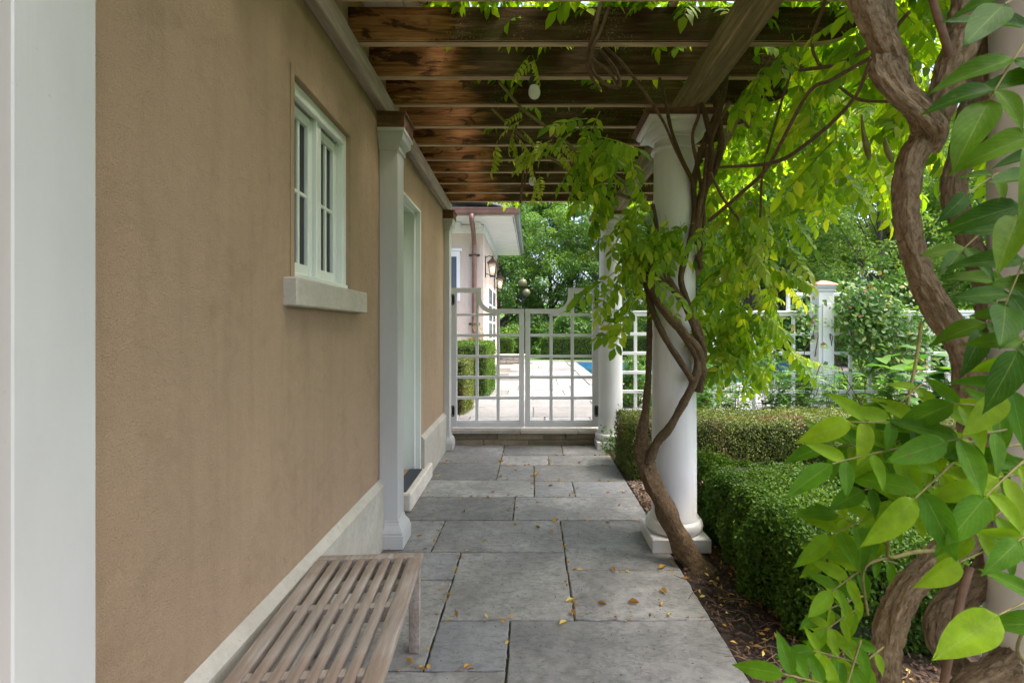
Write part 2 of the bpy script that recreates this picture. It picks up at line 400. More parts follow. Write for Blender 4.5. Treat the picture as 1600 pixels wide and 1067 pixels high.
def glassy(name, c, rough=0.04, alpha=None):
    t = NT(name)
    t.done(c, rough, None, 0.6)
    if alpha is not None:
        t.b.inputs['Alpha'].default_value = alpha
    return t.m
glassy('window_glass', (0.012, 0.014, 0.016), 0.03, 0.68)
glassy('door_glass', (0.10, 0.12, 0.15), 0.05)
t = NT('lantern_glass'); t.done((0.72, 0.66, 0.58), 0.2, None, 0.5); t.b.inputs['Alpha'].default_value = 0.45
t = NT('lamp_glow'); t.done((1, 0.85, 0.6)); t.b.inputs['Emission Color'].default_value = (1.0, 0.72, 0.38, 1); t.b.inputs['Emission Strength'].default_value = 6.0
t = NT('globe_glass'); t.done((0.13, 0.12, 0.06), 0.35)
t = NT('pool_water')
wv = t.coord('World')
nr = t.bump(t.noise(wv, 3.0, 3, 0.5), 0.25, 0.05)
t.done(t.ramp(t.noise(wv, 0.6, 3, 0.5), [(0.3, (0.006, 0.055, 0.095)), (0.7, (0.012, 0.10, 0.15))]), 0.04, nr, 0.5)

# ------------------------------------------------------------------ helpers
def P(px, py, d):
    """A point of the place: photo pixel plus its distance along the view axis in metres."""
    return Vector(((px - VX) * d / FPX, d, CAM_H + (VY - py) * d / FPX))

def tag(o, label=None, cat=None, group=None, kind=None):
    if label: o['label'] = label
    if cat: o['category'] = cat
    if group: o['group'] = group
    if kind: o['kind'] = kind
    return o

def empty(name, loc=(0, 0, 0), rz=0.0, label=None, cat=None, group=None):
    o = bpy.data.objects.new(name, None)
    o.empty_display_size = 0.2
    o.location = loc
    o.rotation_euler = (0, 0, rz)
    col.objects.link(o)
    return tag(o, label, cat, group)

def link(name, mesh, parent=None):
    o = bpy.data.objects.new(name, mesh)
    col.objects.link(o)
    if parent is not None: o.parent = parent
    return o

def copy_tree(o, parent=None):
    c = o.copy()
    col.objects.link(c)
    c.parent = parent
    for ch in list(o.children):
        copy_tree(ch, c)
    return c

class MB:
    """Collects shapes and links them as one mesh object."""
    def __init__(self, org=(0, 0, 0)):
        self.v, self.f, self.uv = [], [], {}
        self.org = Vector(org)
    def add(self, vs, fs):
        b = len(self.v)
        self.v += [Vector(p) for p in vs]
        self.f += [tuple(i + b for i in f) for f in fs]
    def box(self, x0, x1, y0, y1, z0, z1, c=0.0, xf=None, seg=1):
        if c <= 0:
            vs = [(x, y, z) for x in (x0, x1) for y in (y0, y1) for z in (z0, z1)]
            fs = [(0, 1, 3, 2), (4, 6, 7, 5), (0, 4, 5, 1), (2, 3, 7, 6), (0, 2, 6, 4), (1, 5, 7, 3)]
        else:
            bm = bmesh.new()
            bmesh.ops.create_cube(bm, size=1.0)
            for v in bm.verts:
                v.co = Vector((x0 + (v.co.x + .5) * (x1 - x0), y0 + (v.co.y + .5) * (y1 - y0), z0 + (v.co.z + .5) * (z1 - z0)))
            bmesh.ops.bevel(bm, geom=list(bm.edges), offset=c, segments=seg, affect='EDGES', profile=0.5)
            bm.verts.index_update()
            vs = [v.co.copy() for v in bm.verts]
            fs = [tuple(v.index for v in f.verts) for f in bm.faces]
            bm.free()
        if xf is not None: vs = [xf @ Vector(p) for p in vs]
        self.add(vs, fs)
        return self
    def prism(self, poly, axis, a, b, xf=None):
        """poly: list of 2D points; extruded along axis ('x','y','z') from a to b."""
        n = len(poly)
        def mk(p, t):
            if axis == 'y': return Vector((p[0], t, p[1]))
            if axis == 'x': return Vector((t, p[0], p[1]))
            return Vector((p[0], p[1], t))
        vs = [mk(p, a) for p in poly] + [mk(p, b) for p in poly]
        fs = [tuple(range(n))[::-1], tuple(range(n, 2 * n))] + [(i, (i + 1) % n, n + (i + 1) % n, n + i) for i in range(n)]
        if xf is not None: vs = [xf @ p for p in vs]
        self.add(vs, fs)
        return self
    def lathe(self, prof, c=(0, 0, 0), n=40, cap=True):
        vs, fs = [], []
        for (r, z) in prof:
            for k in range(n):
                a = 2 * math.pi * k / n
                vs.append((c[0] + r * math.cos(a), c[1] + r * math.sin(a), c[2] + z))
        for i in range(len(prof) - 1):
            for k in range(n):
                k2 = (k + 1) % n
                fs.append((i * n + k, i * n + k2, (i + 1) * n + k2, (i + 1) * n + k))
        if cap:
            fs.append(tuple(range(n))[::-1]); fs.append(tuple(range((len(prof) - 1) * n, len(prof) * n)))
        self.add(vs, fs)
        return self
    def sqlathe(self, prof, c, hx, hy, xf=None):
        """Square mouldings: each (offset, z) adds a rectangular ring hx+offset by hy+offset."""
        vs, fs = [], []
        for (o, z) in prof:
            for sx, sy in ((-1, -1), (1, -1), (1, 1), (-1, 1)):
                vs.append(Vector((c[0] + sx * (hx + o), c[1] + sy * (hy + o), c[2] + z)))
        m = len(prof)
        for i in range(m - 1):
            for k in range(4):
                k2 = (k + 1) % 4
                fs.append((i * 4 + k, i * 4 + k2, i * 4 + 4 + k2, i * 4 + 4 + k))
        fs.append((3, 2, 1, 0)); fs.append(tuple(range((m - 1) * 4, m * 4)))
        if xf is not None: vs = [xf @ p for p in vs]
        self.add(vs, fs)
        return self
    def tube(self, pts, rad, n=8, rough=0.0, seed=0, flat=1.0, bark=0.0):
        pts = [Vector(p) for p in pts]
        if isinstance(rad, (int, float)): rad = [rad] * len(pts)
        rr = random.Random(seed)
        ph = [rr.uniform(0, 6.28) for _ in range(6)]
        base = len(self.v)
        up = Vector((0.13, 0.31, 0.94)).normalized()
        prev = None
        L = 0.0
        for i, p in enumerate(pts):
            a = pts[max(i - 1, 0)]; b = pts[min(i + 1, len(pts) - 1)]
            tdir = (b - a).normalized()
            if i > 0: L += (p - pts[i - 1]).length
            if prev is None:
                s = tdir.cross(up)
                if s.length < 1e-3: s = tdir.cross(Vector((1, 0, 0)))
            else:
                s = prev - tdir * prev.dot(tdir)
            s.normalize(); prev = s
            t2 = tdir.cross(s)
            for k in range(n):
                th = 2 * math.pi * k / n
                r = rad[i]
                if rough:
                    r *= 1 + rough * (0.5 * math.sin(3 * th + ph[0] + L * 9) + 0.35 * math.sin(2 * th + ph[1] - L * 17) + 0.35 * math.sin(5 * th + ph[2] + L * 23) + 0.5 * math.sin(ph[3] + L * 31))
                if bark:
                    q = Vector((math.cos(th) * 2.1 + seed, math.sin(th) * 2.1, L * 9))
                    a1 = mnoise.noise(q); a2 = mnoise.noise(Vector((math.cos(th + L * 5) * 5.5, math.sin(th + L * 5) * 5.5 + seed, L * 16)))
                    kn = max(0.0, mnoise.noise(Vector((math.cos(th) * .9, math.sin(th) * .9 + seed * 3, L * 7))) - .28)
                    r *= 1 + bark * (a1 * .55 - (1 - abs(a2)) ** 6 * .55 + .15 + kn * 2.6)
                self.v.append(p + (s * math.cos(th) + t2 * math.sin(th) * flat) * r)
                self.uv[len(self.v) - 1] = (k / n, L)
        m = len(pts)
        for i in range(m - 1):
            for k in range(n):
                k2 = (k + 1) % n
                self.f.append((base + i * n + k, base + i * n + k2, base + (i + 1) * n + k2, base + (i + 1) * n + k))
        self.f.append(tuple(range(base, base + n))[::-1])
        self.f.append(tuple(range(base + (m - 1) * n, base + m * n)))
        return self
    def sphere(self, c, r, n=14, m=9, sx=1, sy=1, sz=1):
        prof = []
        for i in range(m + 1):
            a = -math.pi / 2 + math.pi * i / m
            prof.append((max(1e-4, math.cos(a)), math.sin(a)))
        vs, fs = [], []
        for (q, z) in prof:
            for k in range(n):
                t = 2 * math.pi * k / n
                vs.append((c[0] + r * sx * q * math.cos(t), c[1] + r * sy * q * math.sin(t), c[2] + r * sz * z))
        for i in range(m):
            for k in range(n):
                k2 = (k + 1) % n
                fs.append((i * n + k, i * n + k2, (i + 1) * n + k2, (i + 1) * n + k))
        self.add(vs, fs)
        return self
    def mesh(self, name, mat=None, smooth=None):
        me = bpy.data.meshes.new(name)
        me.from_pydata([tuple(p - self.org) for p in self.v], [], self.f)
        if self.uv:
            ul = me.uv_layers.new(name='UVMap')
            for lp in me.loops:
                ul.data[lp.index].uv = self.uv.get(lp.vertex_index, (0, 0))
        bm = bmesh.new(); bm.from_mesh(me)
        bmesh.ops.recalc_face_normals(bm, faces=bm.faces)
        bm.to_mesh(me); bm.free()
        if mat: me.materials.append(M[mat])
        if smooth is not None:
            me.polygons.foreach_set('use_smooth', [True] * len(me.polygons))
            try: me.set_sharp_from_angle(angle=R(smooth))
            except Exception: pass
        me.update()
        return me
    def build(self, name, mat, parent=None, smooth=None):
        return link(name, self.mesh(name, mat, smooth), parent)

def spline(pts, per=8):
    """Catmull-Rom through points (tuples of any length)."""
    p = [np.array(q, float) for q in pts]
    p = [2 * p[0] - p[1]] + p + [2 * p[-1] - p[-2]]
    out = []
    for i in range(1, len(p) - 2):
        for k in range(per):
            t = k / per
            a, b, c, d = p[i - 1], p[i], p[i + 1], p[i + 2]
            out.append(0.5 * ((2 * b) + (-a + c) * t + (2 * a - 5 * b + 4 * c - d) * t * t + (-a + 3 * b - 3 * c + d) * t ** 3))
    out.append(p[-2])
    return out

def fast_mesh(name, verts, tris, mat, uvs=None, smooth=False):
    me = bpy.data.meshes.new(name)
    verts = np.ascontiguousarray(verts, dtype=np.float32); tris = np.ascontiguousarray(tris, dtype=np.int32)
    nv, nt = len(verts), len(tris)
    me.vertices.add(nv); me.vertices.foreach_set('co', verts.ravel())
    me.loops.add(nt * 3); me.loops.foreach_set('vertex_index', tris.ravel())
    me.polygons.add(nt)
    me.polygons.foreach_set('loop_start', np.arange(0, nt * 3, 3, dtype=np.int32))
    try: me.polygons.foreach_set('loop_total', np.full(nt, 3, dtype=np.int32))
    except Exception: pass
    if smooth: me.polygons.foreach_set('use_smooth', np.ones(nt, dtype=bool))
    me.update(calc_edges=True)
    if uvs is not None:
        ul = me.uv_layers.new(name='UVMap')
        ul.data.foreach_set('uv', np.ascontiguousarray(uvs[tris.ravel()], dtype=np.float32).ravel())
    me.materials.append(M[mat])
    return me

def unit(a):
    return a / np.maximum(np.linalg.norm(a, axis=-1, keepdims=True), 1e-9)

def leaf_cloud(pos, nrm, length, width, jitter=0.8, fold=0.25, droop=0.0, rg=nrng):
    """Small folded leaves, 2 triangles each. pos (N,3), nrm (N,3) preferred facing."""
    n = len(pos)
    nn = unit(nrm + rg.normal(0, jitter, (n, 3)))
    d = rg.normal(0, 1, (n, 3)); d[:, 2] -= droop
    d = unit(d - nn * np.sum(d * nn, 1, keepdims=True))
    s = np.cross(nn, d)
    L = (length * rg.uniform(0.65, 1.3, n))[:, None]
    W = (width * rg.uniform(0.7, 1.25, n))[:, None]
    v = np.empty((n, 4, 3))
    v[:, 0] = pos
    v[:, 1] = pos + d * L * 0.48 + s * W * 0.5 + nn * W * fold
    v[:, 2] = pos + d * L
    v[:, 3] = pos + d * L * 0.48 - s * W * 0.5 + nn * W * fold
    base = (np.arange(n) * 4)[:, None]
    t = np.concatenate([base + np.array([[0, 1, 2]]), base + np.array([[0, 2, 3]])], 1).reshape(-1, 3)
    return v.reshape(-1, 3), t

def lumps(p, s, seed):
    r = np.random.default_rng(seed)
    out = np.zeros(len(p))
    for k in range(7):
        w = r.normal(0, 1, 3) * s * (0.6 + 0.5 * k)
        out += np.sin(p @ w + r.uniform(0, 6.28)) / (1 + 0.35 * k)
    return out / 3.0

# ------------------------------------------------------------------ the ground
mb = MB()
xs = [-60, -20, -8, 0, 8, 20, 60]; ys = [-30, -5, 5, 12, 20.6, 21.4, 26, 32, 40, 55, 90]
zz = {-30: -.07, -5: -.07, 5: -.07, 12: -.07, 20.6: -.07, 21.4: .16, 26: .2, 32: .6, 40: 1.6, 55: 3.5, 90: 6.0}
gv = [(x, y, zz[y]) for y in ys for x in xs]
nx = len(xs)
gf = [(j * nx + i, j * nx + i + 1, (j + 1) * nx + i + 1, (j + 1) * nx + i) for j in range(len(ys) - 1) for i in range(nx - 1)]
mb.add(gv, gf)
tag(mb.build('ground', 'grass', None, 60), kind='structure')

mb = MB(); mb.box(.905, 12, -3, 6.72, -.066, -.012)
tag(mb.build('garden_bed', 'mulch'), kind='structure')

def slab(x0, x1, y0, y1, z0, z1, gap=.007, jit=.004, ch=.006, seed=0, n=5):
    """A cleft stone slab with uneven edges: (verts, faces)."""
    r = random.Random(seed)
    x0 += gap; x1 -= gap; y0 += gap; y1 -= gap
    per = []
    for (a, b) in (((x0, y0), (x1, y0)), ((x1, y0), (x1, y1)), ((x1, y1), (x0, y1)), ((x0, y1), (x0, y0))):
        for k in range(n):
            t = k / n
            per.append([a[0] + (b[0] - a[0]) * t + r.uniform(-jit, jit), a[1] + (b[1] - a[1]) * t + r.uniform(-jit, jit)])
    cx, cy = (x0 + x1) / 2, (y0 + y1) / 2
    N = len(per)
    tilt = [r.uniform(-.002, .002) for _ in range(3)]
    def zt(x, y): return z1 + tilt[0] + tilt[1] * (x - cx) + tilt[2] * (y - cy)
    vs = [(p[0], p[1], z0) for p in per] + [(p[0], p[1], zt(*p) - ch) for p in per]
    for p in per:
        d = Vector((cx - p[0], cy - p[1])); q = d.normalized() * ch * r.uniform(.7, 1.8)
        vs.append((p[0] + q.x, p[1] + q.y, zt(*p)))
    fs = [(i, (i + 1) % N, N + (i + 1) % N, N + i) for i in range(N)] + [(N + i, N + (i + 1) % N, 2 * N + (i + 1) % N, 2 * N + i) for i in range(N)]
    fs.append(tuple(range(2 * N, 3 * N)))
    return vs, fs

mb = MB(); mb.box(-1.3, .9, -3, 6.5, -.066, -.014)
path = tag(mb.build('path', 'joint_dirt'), kind='structure')
XL, XR = -1.2, .9
flags = [(-.112, XR, 1.3, 2.56), (-1.2, -.112, 1.25, 2.18), (-.465, -.112, 2.18, 2.56), (XL, -.465, 2.18, 2.97),
         (XL, -.465, 2.97, 3.34), (-.465, .21, 2.56, 3.34), (.21, XR, 2.56, 3.09), (.21, XR, 3.09, 3.9),
         (-.665, .21, 3.34, 3.9), (XL, -.665, 3.34, 3.9), (XL, -.15, 3.9, 4.44), (-.15, XR, 3.9, 4.44),
         (XL, .015, 4.44, 4.95), (.015, .376, 4.44, 4.9), (.376, XR, 4.44, 4.9), (XL, -.35, 4.95, 5.57),
         (-.35, .015, 4.95, 5.47), (.015, XR, 4.9, 5.47), (XL, -.35, 5.57, 6.44), (-.35, .18, 5.47, 5.9),
         (.18, XR, 5.47, 5.9), (-.35, .36, 5.9, 6.44), (.36, XR, 5.9, 6.44),
         (-1.2, -.3, .3, 1.25), (-.3, .35, .3, 1.3), (.35, XR, .3, 1.3), (-1.2, .1, -.7, .3), (.1, XR, -.7, .3)]
for i, f in enumerate(flags):
    vs, fs = slab(*f, -.05, 0.0, .0042, .0035, .005, 100 + i, 14)
    m_ = MB(); m_.add(vs, fs)
    m_.build('flagstone', 'bluestone', path)

# terrace beyond the gate, raised one step
TZ = .19
mb = MB()
mb.box(-9, 14, 6.72, 12, -.06, TZ - .016)
mb.box(-9, 1.6, 12, 21, -.06, TZ - .016)
mb.box(1.6, 14, 20, 21, -.06, TZ - .016)
mb.box(9.6, 14, 12, 20, -.06, TZ - .016)
terrace = tag(mb.build('terrace', 'joint_grey'), kind='structure')
r_ = random.Random(3)
y = 6.74; k = 0
while y < 20.9:
    dy = r_.uniform(.55, 1.0); y2 = min(21, y + dy)
    if y2 > 20.6: y2 = 21
    if y < 11.6 and y2 > 11.2: y2 = 11.66
    x = -3.1 + r_.uniform(0, .5)
    xmax = 6.5 if y2 <= 11.7 else 1.3
    while x < xmax:
        x2 = x + r_.uniform(.6, 1.35)
        if x2 > xmax - .3: x2 = xmax
        if not (y2 > 13.4 and x < -1.25):
            vs, fs = slab(x, x2, y, y2, TZ - .018, TZ, .009, .006, .006, 500 + k, 4)
            m_ = MB(); m_.add(vs, fs); m_.build('flagstone', 'terrace_stone', terrace); k += 1
        x = x2
    y = y2
# pool: walls, water and coping stones
mb = MB()
mb.box(1.60, 1.66, 12, 20, -.06, TZ - .02); mb.box(9.54, 9.6, 12, 20, -.06, TZ - .02)
mb.box(1.66, 9.54, 12, 12.06, -.06, TZ - .02); mb.box(1.66, 9.54, 19.94, 20, -.06, TZ - .02)
pool = tag(mb.build('pool_wall', 'pool_tile'), kind='structure')
mb = MB(); mb.add([(1.63, 12.03, .05), (9.57, 12.03, .05), (9.57, 19.97, .05), (1.63, 19.97, .05)], [(0, 1, 2, 3)])
tag(mb.build('pool_water', 'pool_water'), kind='structure')
for j in range(11):
    y0 = 11.68 + j * .755
    vs, fs = slab(1.3, 1.68, y0, y0 + .755, TZ - .02, TZ + .012, .004, .002, .008, 900 + j, 3)
    m_ = MB(); m_.add(vs, fs); m_.build('coping_stone', 'terrace_stone', pool)
for j in range(10):
    x0 = 1.68 + j * .8
    for (a, b, s) in ((11.68, 12.06, 930), (19.94, 20.3, 950)):
        vs, fs = slab(x0, x0 + .8, a, b, TZ - .02, TZ + .012, .004, .002, .008, s + j, 3)
        m_ = MB(); m_.add(vs, fs); m_.build('coping_stone', 'terrace_stone', pool)

# ------------------------------------------------------------------ the house along the path
WA = R(1.03)
WX = -.96
house = empty('stucco_house', (WX, 0, 0), WA, 'tan stucco house wall with small casement window beside the path', 'house')
WF = Matrix.Translation((WX, 0, 0)) @ Matrix.Rotation(WA, 4, 'Z')
def wall_panel(u0, u1, z0, z1, holes, t, reveal):
    """Wall in the plane x=0 (outside) with rectangular holes (ua,ub,za,zb)."""
    us = sorted({u0, u1, *[h[0] for h in holes], *[h[1] for h in holes]})
    zs = sorted({z0, z1, *[h[2] for h in holes], *[h[3] for h in holes]})
    b = MB()
    for i in range(len(us) - 1):
        for j in range(len(zs) - 1):
            um, zm = (us[i] + us[i + 1]) / 2, (zs[j] + zs[j + 1]) / 2
            if any(h[0] < um < h[1] and h[2] < zm < h[3] for h in holes): continue
            for x in (0, -t):
                b.add([(x, us[i], zs[j]), (x, us[i + 1], zs[j]), (x, us[i + 1], zs[j + 1]), (x, us[i], zs[j + 1])], [(0, 1, 2, 3)])
    for (ua, ub, za, zb) in holes:
        for (p, q) in (((ua, za), (ub, za)), ((ub, za), (ub, zb)), ((ub, zb), (ua, zb)), ((ua, zb), (ua, za))):
            b.add([(0, *p), (0, *q), (-t, *q), (-t, *p)], [(0, 1, 2, 3)])
    for (p, q) in (((u0, z0), (u1, z0)), ((u1, z0), (u1, z1)), ((u1, z1), (u0, z1)), ((u0, z1), (u0, z0))):
        b.add([(0, *p), (0, *q), (-t, *q), (-t, *p)], [(0, 1, 2, 3)])
    return b
WIN = (2.14, 2.83, 1.665, 2.515)
DOOR = (3.93, 4.79, .15, 2.56)
wall_panel(-4, 6.40, 0, 3.40, [WIN, DOOR], .28, .28).build('wall', 'stucco_tan', house)
mb = MB(); mb.box(-5, -.285, 6.12, 6.40, 0, 3.40); mb.build('end_wall', 'stucco_tan', house)
mb = MB(); mb.box(-5, -.285, -4, -3.72, 0, 3.40); mb.build('end_wall', 'stucco_tan', house)
mb = MB(); mb.box(-5, -4.72, -3.715, 6.115, 0, 3.40); mb.build('back_wall', 'stucco_tan', house)
mb = MB(); mb.box(-4.7, -.29, -3.7, 6.1, .1, .145); mb.build('interior_floor', 'interior_dark', house)
mb = MB(); mb.box(-1.6, -1.5, 1.2, 3.7, .15, 3.3); mb.build('interior_partition', 'interior_dark', house)
# eave: soffit boards, fascia, roof
for k in range(7):
    x0 = -.26 + .1 * k + (.0)
    mb = MB(); mb.box(x0 + .003, x0 + .097, -4.2, 6.6, 3.405, 3.42); mb.build('soffit_board', 'clean_white', house)
mb = MB(); mb.box(.445, .475, -4.2, 6.6, 3.36, 3.56, .004); mb.build('fascia', 'clean_white', house)
mb = MB(); mb.prism([(.50, 3.52), (.50, 3.56), (-2.5, 5.2), (-5.6, 3.56), (-5.6, 3.52), (-2.5, 5.1)], 'y', -4.3, 6.7); mb.build('roof', 'roof_slate', house)
# stone plinth
def plinth(u0, u1, name='plinth'):
    mb = MB(); mb.prism([(.0015, 0.001), (.035, 0.001), (.035, .415), (.0015, .455)], 'y', u0, u1)
    mb.build(name, 'plinth_stone', house)
plinth(-4, .84); plinth(1.0, 3.41); plinth(3.575, 3.928); plinth(4.80, 6.17)
# window
win = MB()
ua, ub, za, zb = WIN
fx0, fx1 = -.125, -.018
fw = .052
win.box(fx0, fx1, ua + .001, ua + fw, za + .03, zb - .001, .004); win.box(fx0, fx1, ub - fw, ub - .001, za + .03, zb - .001, .004)
win.box(fx0, fx1, ua + fw, ub - fw, zb - fw, zb - .001, .004); win.box(fx0, fx1 + .01, ua + .002, ub - .002, za + .001, za + .03, .004)
win = win.build('window', 'sage_white', house)
um = (ua + ub) / 2
mb = MB(); mb.box(fx0 + .01, fx1 - .012, um - .026, um + .026, za + .031, zb - fw - .001, .004); mb.build('mullion', 'sage_white', win)
mb = MB(); mb.box(fx1 - .02, fx1 + .006, ua + fw, ub - fw, zb - fw - .014, zb - fw, .003); mb.build('head_moulding', 'sage_white', win)
for (p, q) in ((ua + fw + .004, um - .03), (um + .03, ub - fw - .004)):
    z0, z1 = za + .036, zb - fw - .018
    s = .047
    mb = MB()
    mb.box(-.095, -.05, p, p + s, z0, z1, .004); mb.box(-.095, -.05, q - s, q, z0, z1, .004)
    mb.box(-.094, -.051, p + s, q - s, z0, z0 + s, .003); mb.box(-.094, -.051, p + s, q - s, z1 - s, z1, .003)
    mb.build('sash', 'sage_white', win)
    pm, zm = (p + q) / 2, (z0 + z1) / 2
    mb = MB(); mb.box(-.085, -.058, pm - .009, pm + .009, z0 + s, z1 - s, .003); mb.build('muntin', 'sage_white', win)
    mb = MB(); mb.box(-.0845, -.0585, p + s, q - s, zm - .009, zm + .009, .003); mb.build('muntin', 'sage_white', win)
    for (a, b) in ((p + s, pm - .009), (pm + .009, q - s)):
        for (c, d) in ((z0 + s, zm - .009), (zm + .009, z1 - s)):
            mb = MB(); mb.box(-.074, -.070, a, b, c, d); mb.build('pane', 'window_glass', win)
# curtain folds behind the glass
mb = MB()
n = 60
cv = []
for i in range(n + 1):
    u = ua + (ub - ua) * i / n
    cv.append((-.19 + .02 * math.sin(i * .9) + .008 * math.sin(i * 2.3), u))
mb.add([(x, u, za + .02) for x, u in cv] + [(x, u, zb - .03) for x, u in cv], [(i, i + 1, n + 2 + i, n + 1 + i) for i in range(n)])
mb.build('curtain', 'curtain', win, 60)
mb = MB(); mb.box(-.02, .055, 2.05, 2.97, 1.545, 1.662, .006); mb.build('window_sill', 'sill_stone', house)
tr = MB()
for (a, b, c, d) in ((ua - .035, ua - .001, za, zb + .034), (ub + .001, ub + .035, za, zb + .034), (ua - .001, ub + .001, zb + .001, zb + .034)):
    tr.box(.0005, .006, a, b, c, d, .002)
tr.build('window_trim', 'stucco_tan', house)
# door: deep white jamb lining, panelled leaf, stone threshold
ua, ub, za, zb = DOOR
mb = MB()
mb.box(-.20, .004, ub - .022, ub - .001, za, zb - .002, .003); mb.box(-.20, .004, ua + .001, ua + .022, za, zb - .002, .003)
mb.box(-.20, .004, ua + .0225, ub - .0225, zb - .024, zb - .002, .003)
dj = mb.build('door_frame', 'sage_white', house)
mb = MB()
mb.box(-.06, -.045, ub - .036, ub - .0225, za, zb - .045, .002); mb.box(-.0595, -.0455, ua + .023, ub - .037, zb - .045, zb - .0245, .002); mb.build('door_stop', 'clean_white', dj)
mb = MB(); mb.box(-.245, -.205, ua + .004, ub - .004, za + .02, zb - .006, .003); dl = mb.build('door', 'sage_white', house)
for (c, d) in ((.3, 1.0), (1.12, 2.35)):
    for (a, b) in ((ua + .12, (ua + ub) / 2 - .03), ((ua + ub) / 2 + .03, ub - .12)):
        mb = MB(); mb.box(-.208, -.197, a, b, c, d, .008); mb.build('door_panel', 'sage_white', dl)
mb = MB(); mb.sphere((-.165, ua + .09, 1.15), .026, 12, 8); mb.tube([(-.206, ua + .09, 1.15), (-.165, ua + .09, 1.15)], .011, 8); mb.build('handle', 'bronze_metal', dl, 50)
mb = MB(); mb.box(-.28, .07, 4.06, 5.03, .004, .148, .012); mb.build('threshold', 'sill_stone', house)
mb = MB(WF @ Vector((-.04, 4.42, .15)))
mb.box(-.098, .022, 4.10, 4.755, .1495, .158, .002, WF)
for k in range(8):
    mb.box(-.093 + k * .0145, -.085 + k * .0145, 4.11, 4.745, .1583, .1625, 0, WF)
mt = mb.build('door_mat', 'mat_rubber'); mt.location = mb.org
tag(mt, 'black ribbed mat lying in the white doorway recess', 'door mat')

# ------------------------------------------------------------------ the pergola
pergola = empty('pergola', (0, 0, 0), 0, 'weathered cedar pergola on white columns over the stone path', 'pergola')
COLX = .97
def column(cx, cy, n=48):
    c = (cx, cy, 0)
    mb = MB()
    prof = [(.162, .175), (.162, .19), (.150, .205)]
    for k in range(1, 13):
        t = k / 12
        prof.append((.150 - .016 * t ** 1.7, .205 + (2.655 - .205) * t))
    mb.lathe(prof, c, n, True)
    sh = mb.build('column', 'white_paint', pergola, 40)
    mb = MB(); mb.sqlathe([(0, .002), (0, .085), (-.005, .09)], c, .19, .19); mb.build('plinth', 'white_paint', sh)
    mb = MB()
    tor = [(.16, .09)] + [(.163 + .028 * math.cos(a), .133 + .042 * math.sin(a)) for a in [R(x) for x in range(-80, 81, 16)]] + [(.16, .176)]
    mb.lathe(tor, c, n); mb.build('base_ring', 'white_paint', sh, 50)
    mb = MB()
    cap = [(.134, 2.650), (.146, 2.652)] + [(.146 + .010 * math.cos(a), 2.664 + .012 * math.sin(a)) for a in [R(x) for x in range(-80, 81, 32)]] + [(.134, 2.678), (.134, 2.72), (.152, 2.724), (.152, 2.735)]
    for a in range(0, 91, 15):
        cap.append((.152 + .045 * math.sin(R(a)) , 2.735 + .045 * (1 - math.cos(R(a)))))
    mb.lathe(cap, c, n)
    mb.sqlathe([(-.012, 2.779), (-.012, 2.80), (.0, 2.806), (.012, 2.826), (.012, 2.836)], c, .205, .205)
    mb.build('capital', 'white_paint', sh, 40)
    mb = MB(); mb.sqlathe([(0, 2.838), (.012, 2.852), (.012, 2.868)], c, .232, .232); mb.build('cap_board', 'cap_wood', sh)
    return sh
for (cy) in (.88, 3.51, 6.37): column(COLX, cy)
def pilaster(u0, off=.125, w=.165):
    uc = u0 + w / 2
    mb = MB()
    mb.box(.001, off, u0, u0 + w, .17, 2.66, .003, WF)
    p = mb.build('pilaster', 'pilaster_paint', pergola)
    def half(prof, nm, mat):   # mouldings wrap three sides, back against the wall
        m = MB()
        vs, fs = [], []
        for (o, z) in prof:
            for (x, y) in ((.001, u0 - o), (off + o, u0 - o), (off + o, u0 + w + o), (.001, u0 + w + o)):
                vs.append(WF @ Vector((x, y, z)))
        k = len(prof)
        for i in range(k - 1):
            for q in range(4):
                q2 = (q + 1) % 4
                fs.append((i * 4 + q, i * 4 + q2, i * 4 + 4 + q2, i * 4 + 4 + q))
        fs += [(3, 2, 1, 0), tuple(range(4 * k - 4, 4 * k))]
        m.add(vs, fs); m.build(nm, mat, p)
    half([(.042, .003), (.042, .088), (.038, .092)], 'plinth', 'pilaster_paint')
    half([(.036, .093), (.036, .105), (.028, .125), (.012, .148), (.006, .165), (.006, .178), (.0005, .18)], 'base_moulding', 'pilaster_paint')
    half([(.0005, 2.645), (.010, 2.65), (.010, 2.672), (.016, 2.69), (.036, 2.712), (.042, 2.732), (.042, 2.752), (.052, 2.758), (.052, 2.778)], 'capital', 'pilaster_paint')
    half([(.050, 2.7795), (.054, 2.80), (.054, 2.858), (.066, 2.866), (.066, 2.8785)], 'cap_board', 'cap_wood')
for u in (.835, 3.41): pilaster(u)
pilaster(6.17, .07)
mb = MB(); mb.box(-.065, .065, -3.1, 3.15, -.075, .075, .008)
bm_ = mb.build('beam', 'beam_wood', pergola); bm_.location = (1.03, 3.6, 2.9455)
mb = MB(); mb.box(-.03, .03, -3.0, 3.0, -.069, .069, .006)
lg = mb.build('ledger', 'ledger_wood', pergola); lg.matrix_local = WF @ Matrix.Translation((.032, 3.45, 2.9495))
JB, JT = 3.0215, 3.212
joist_y = []
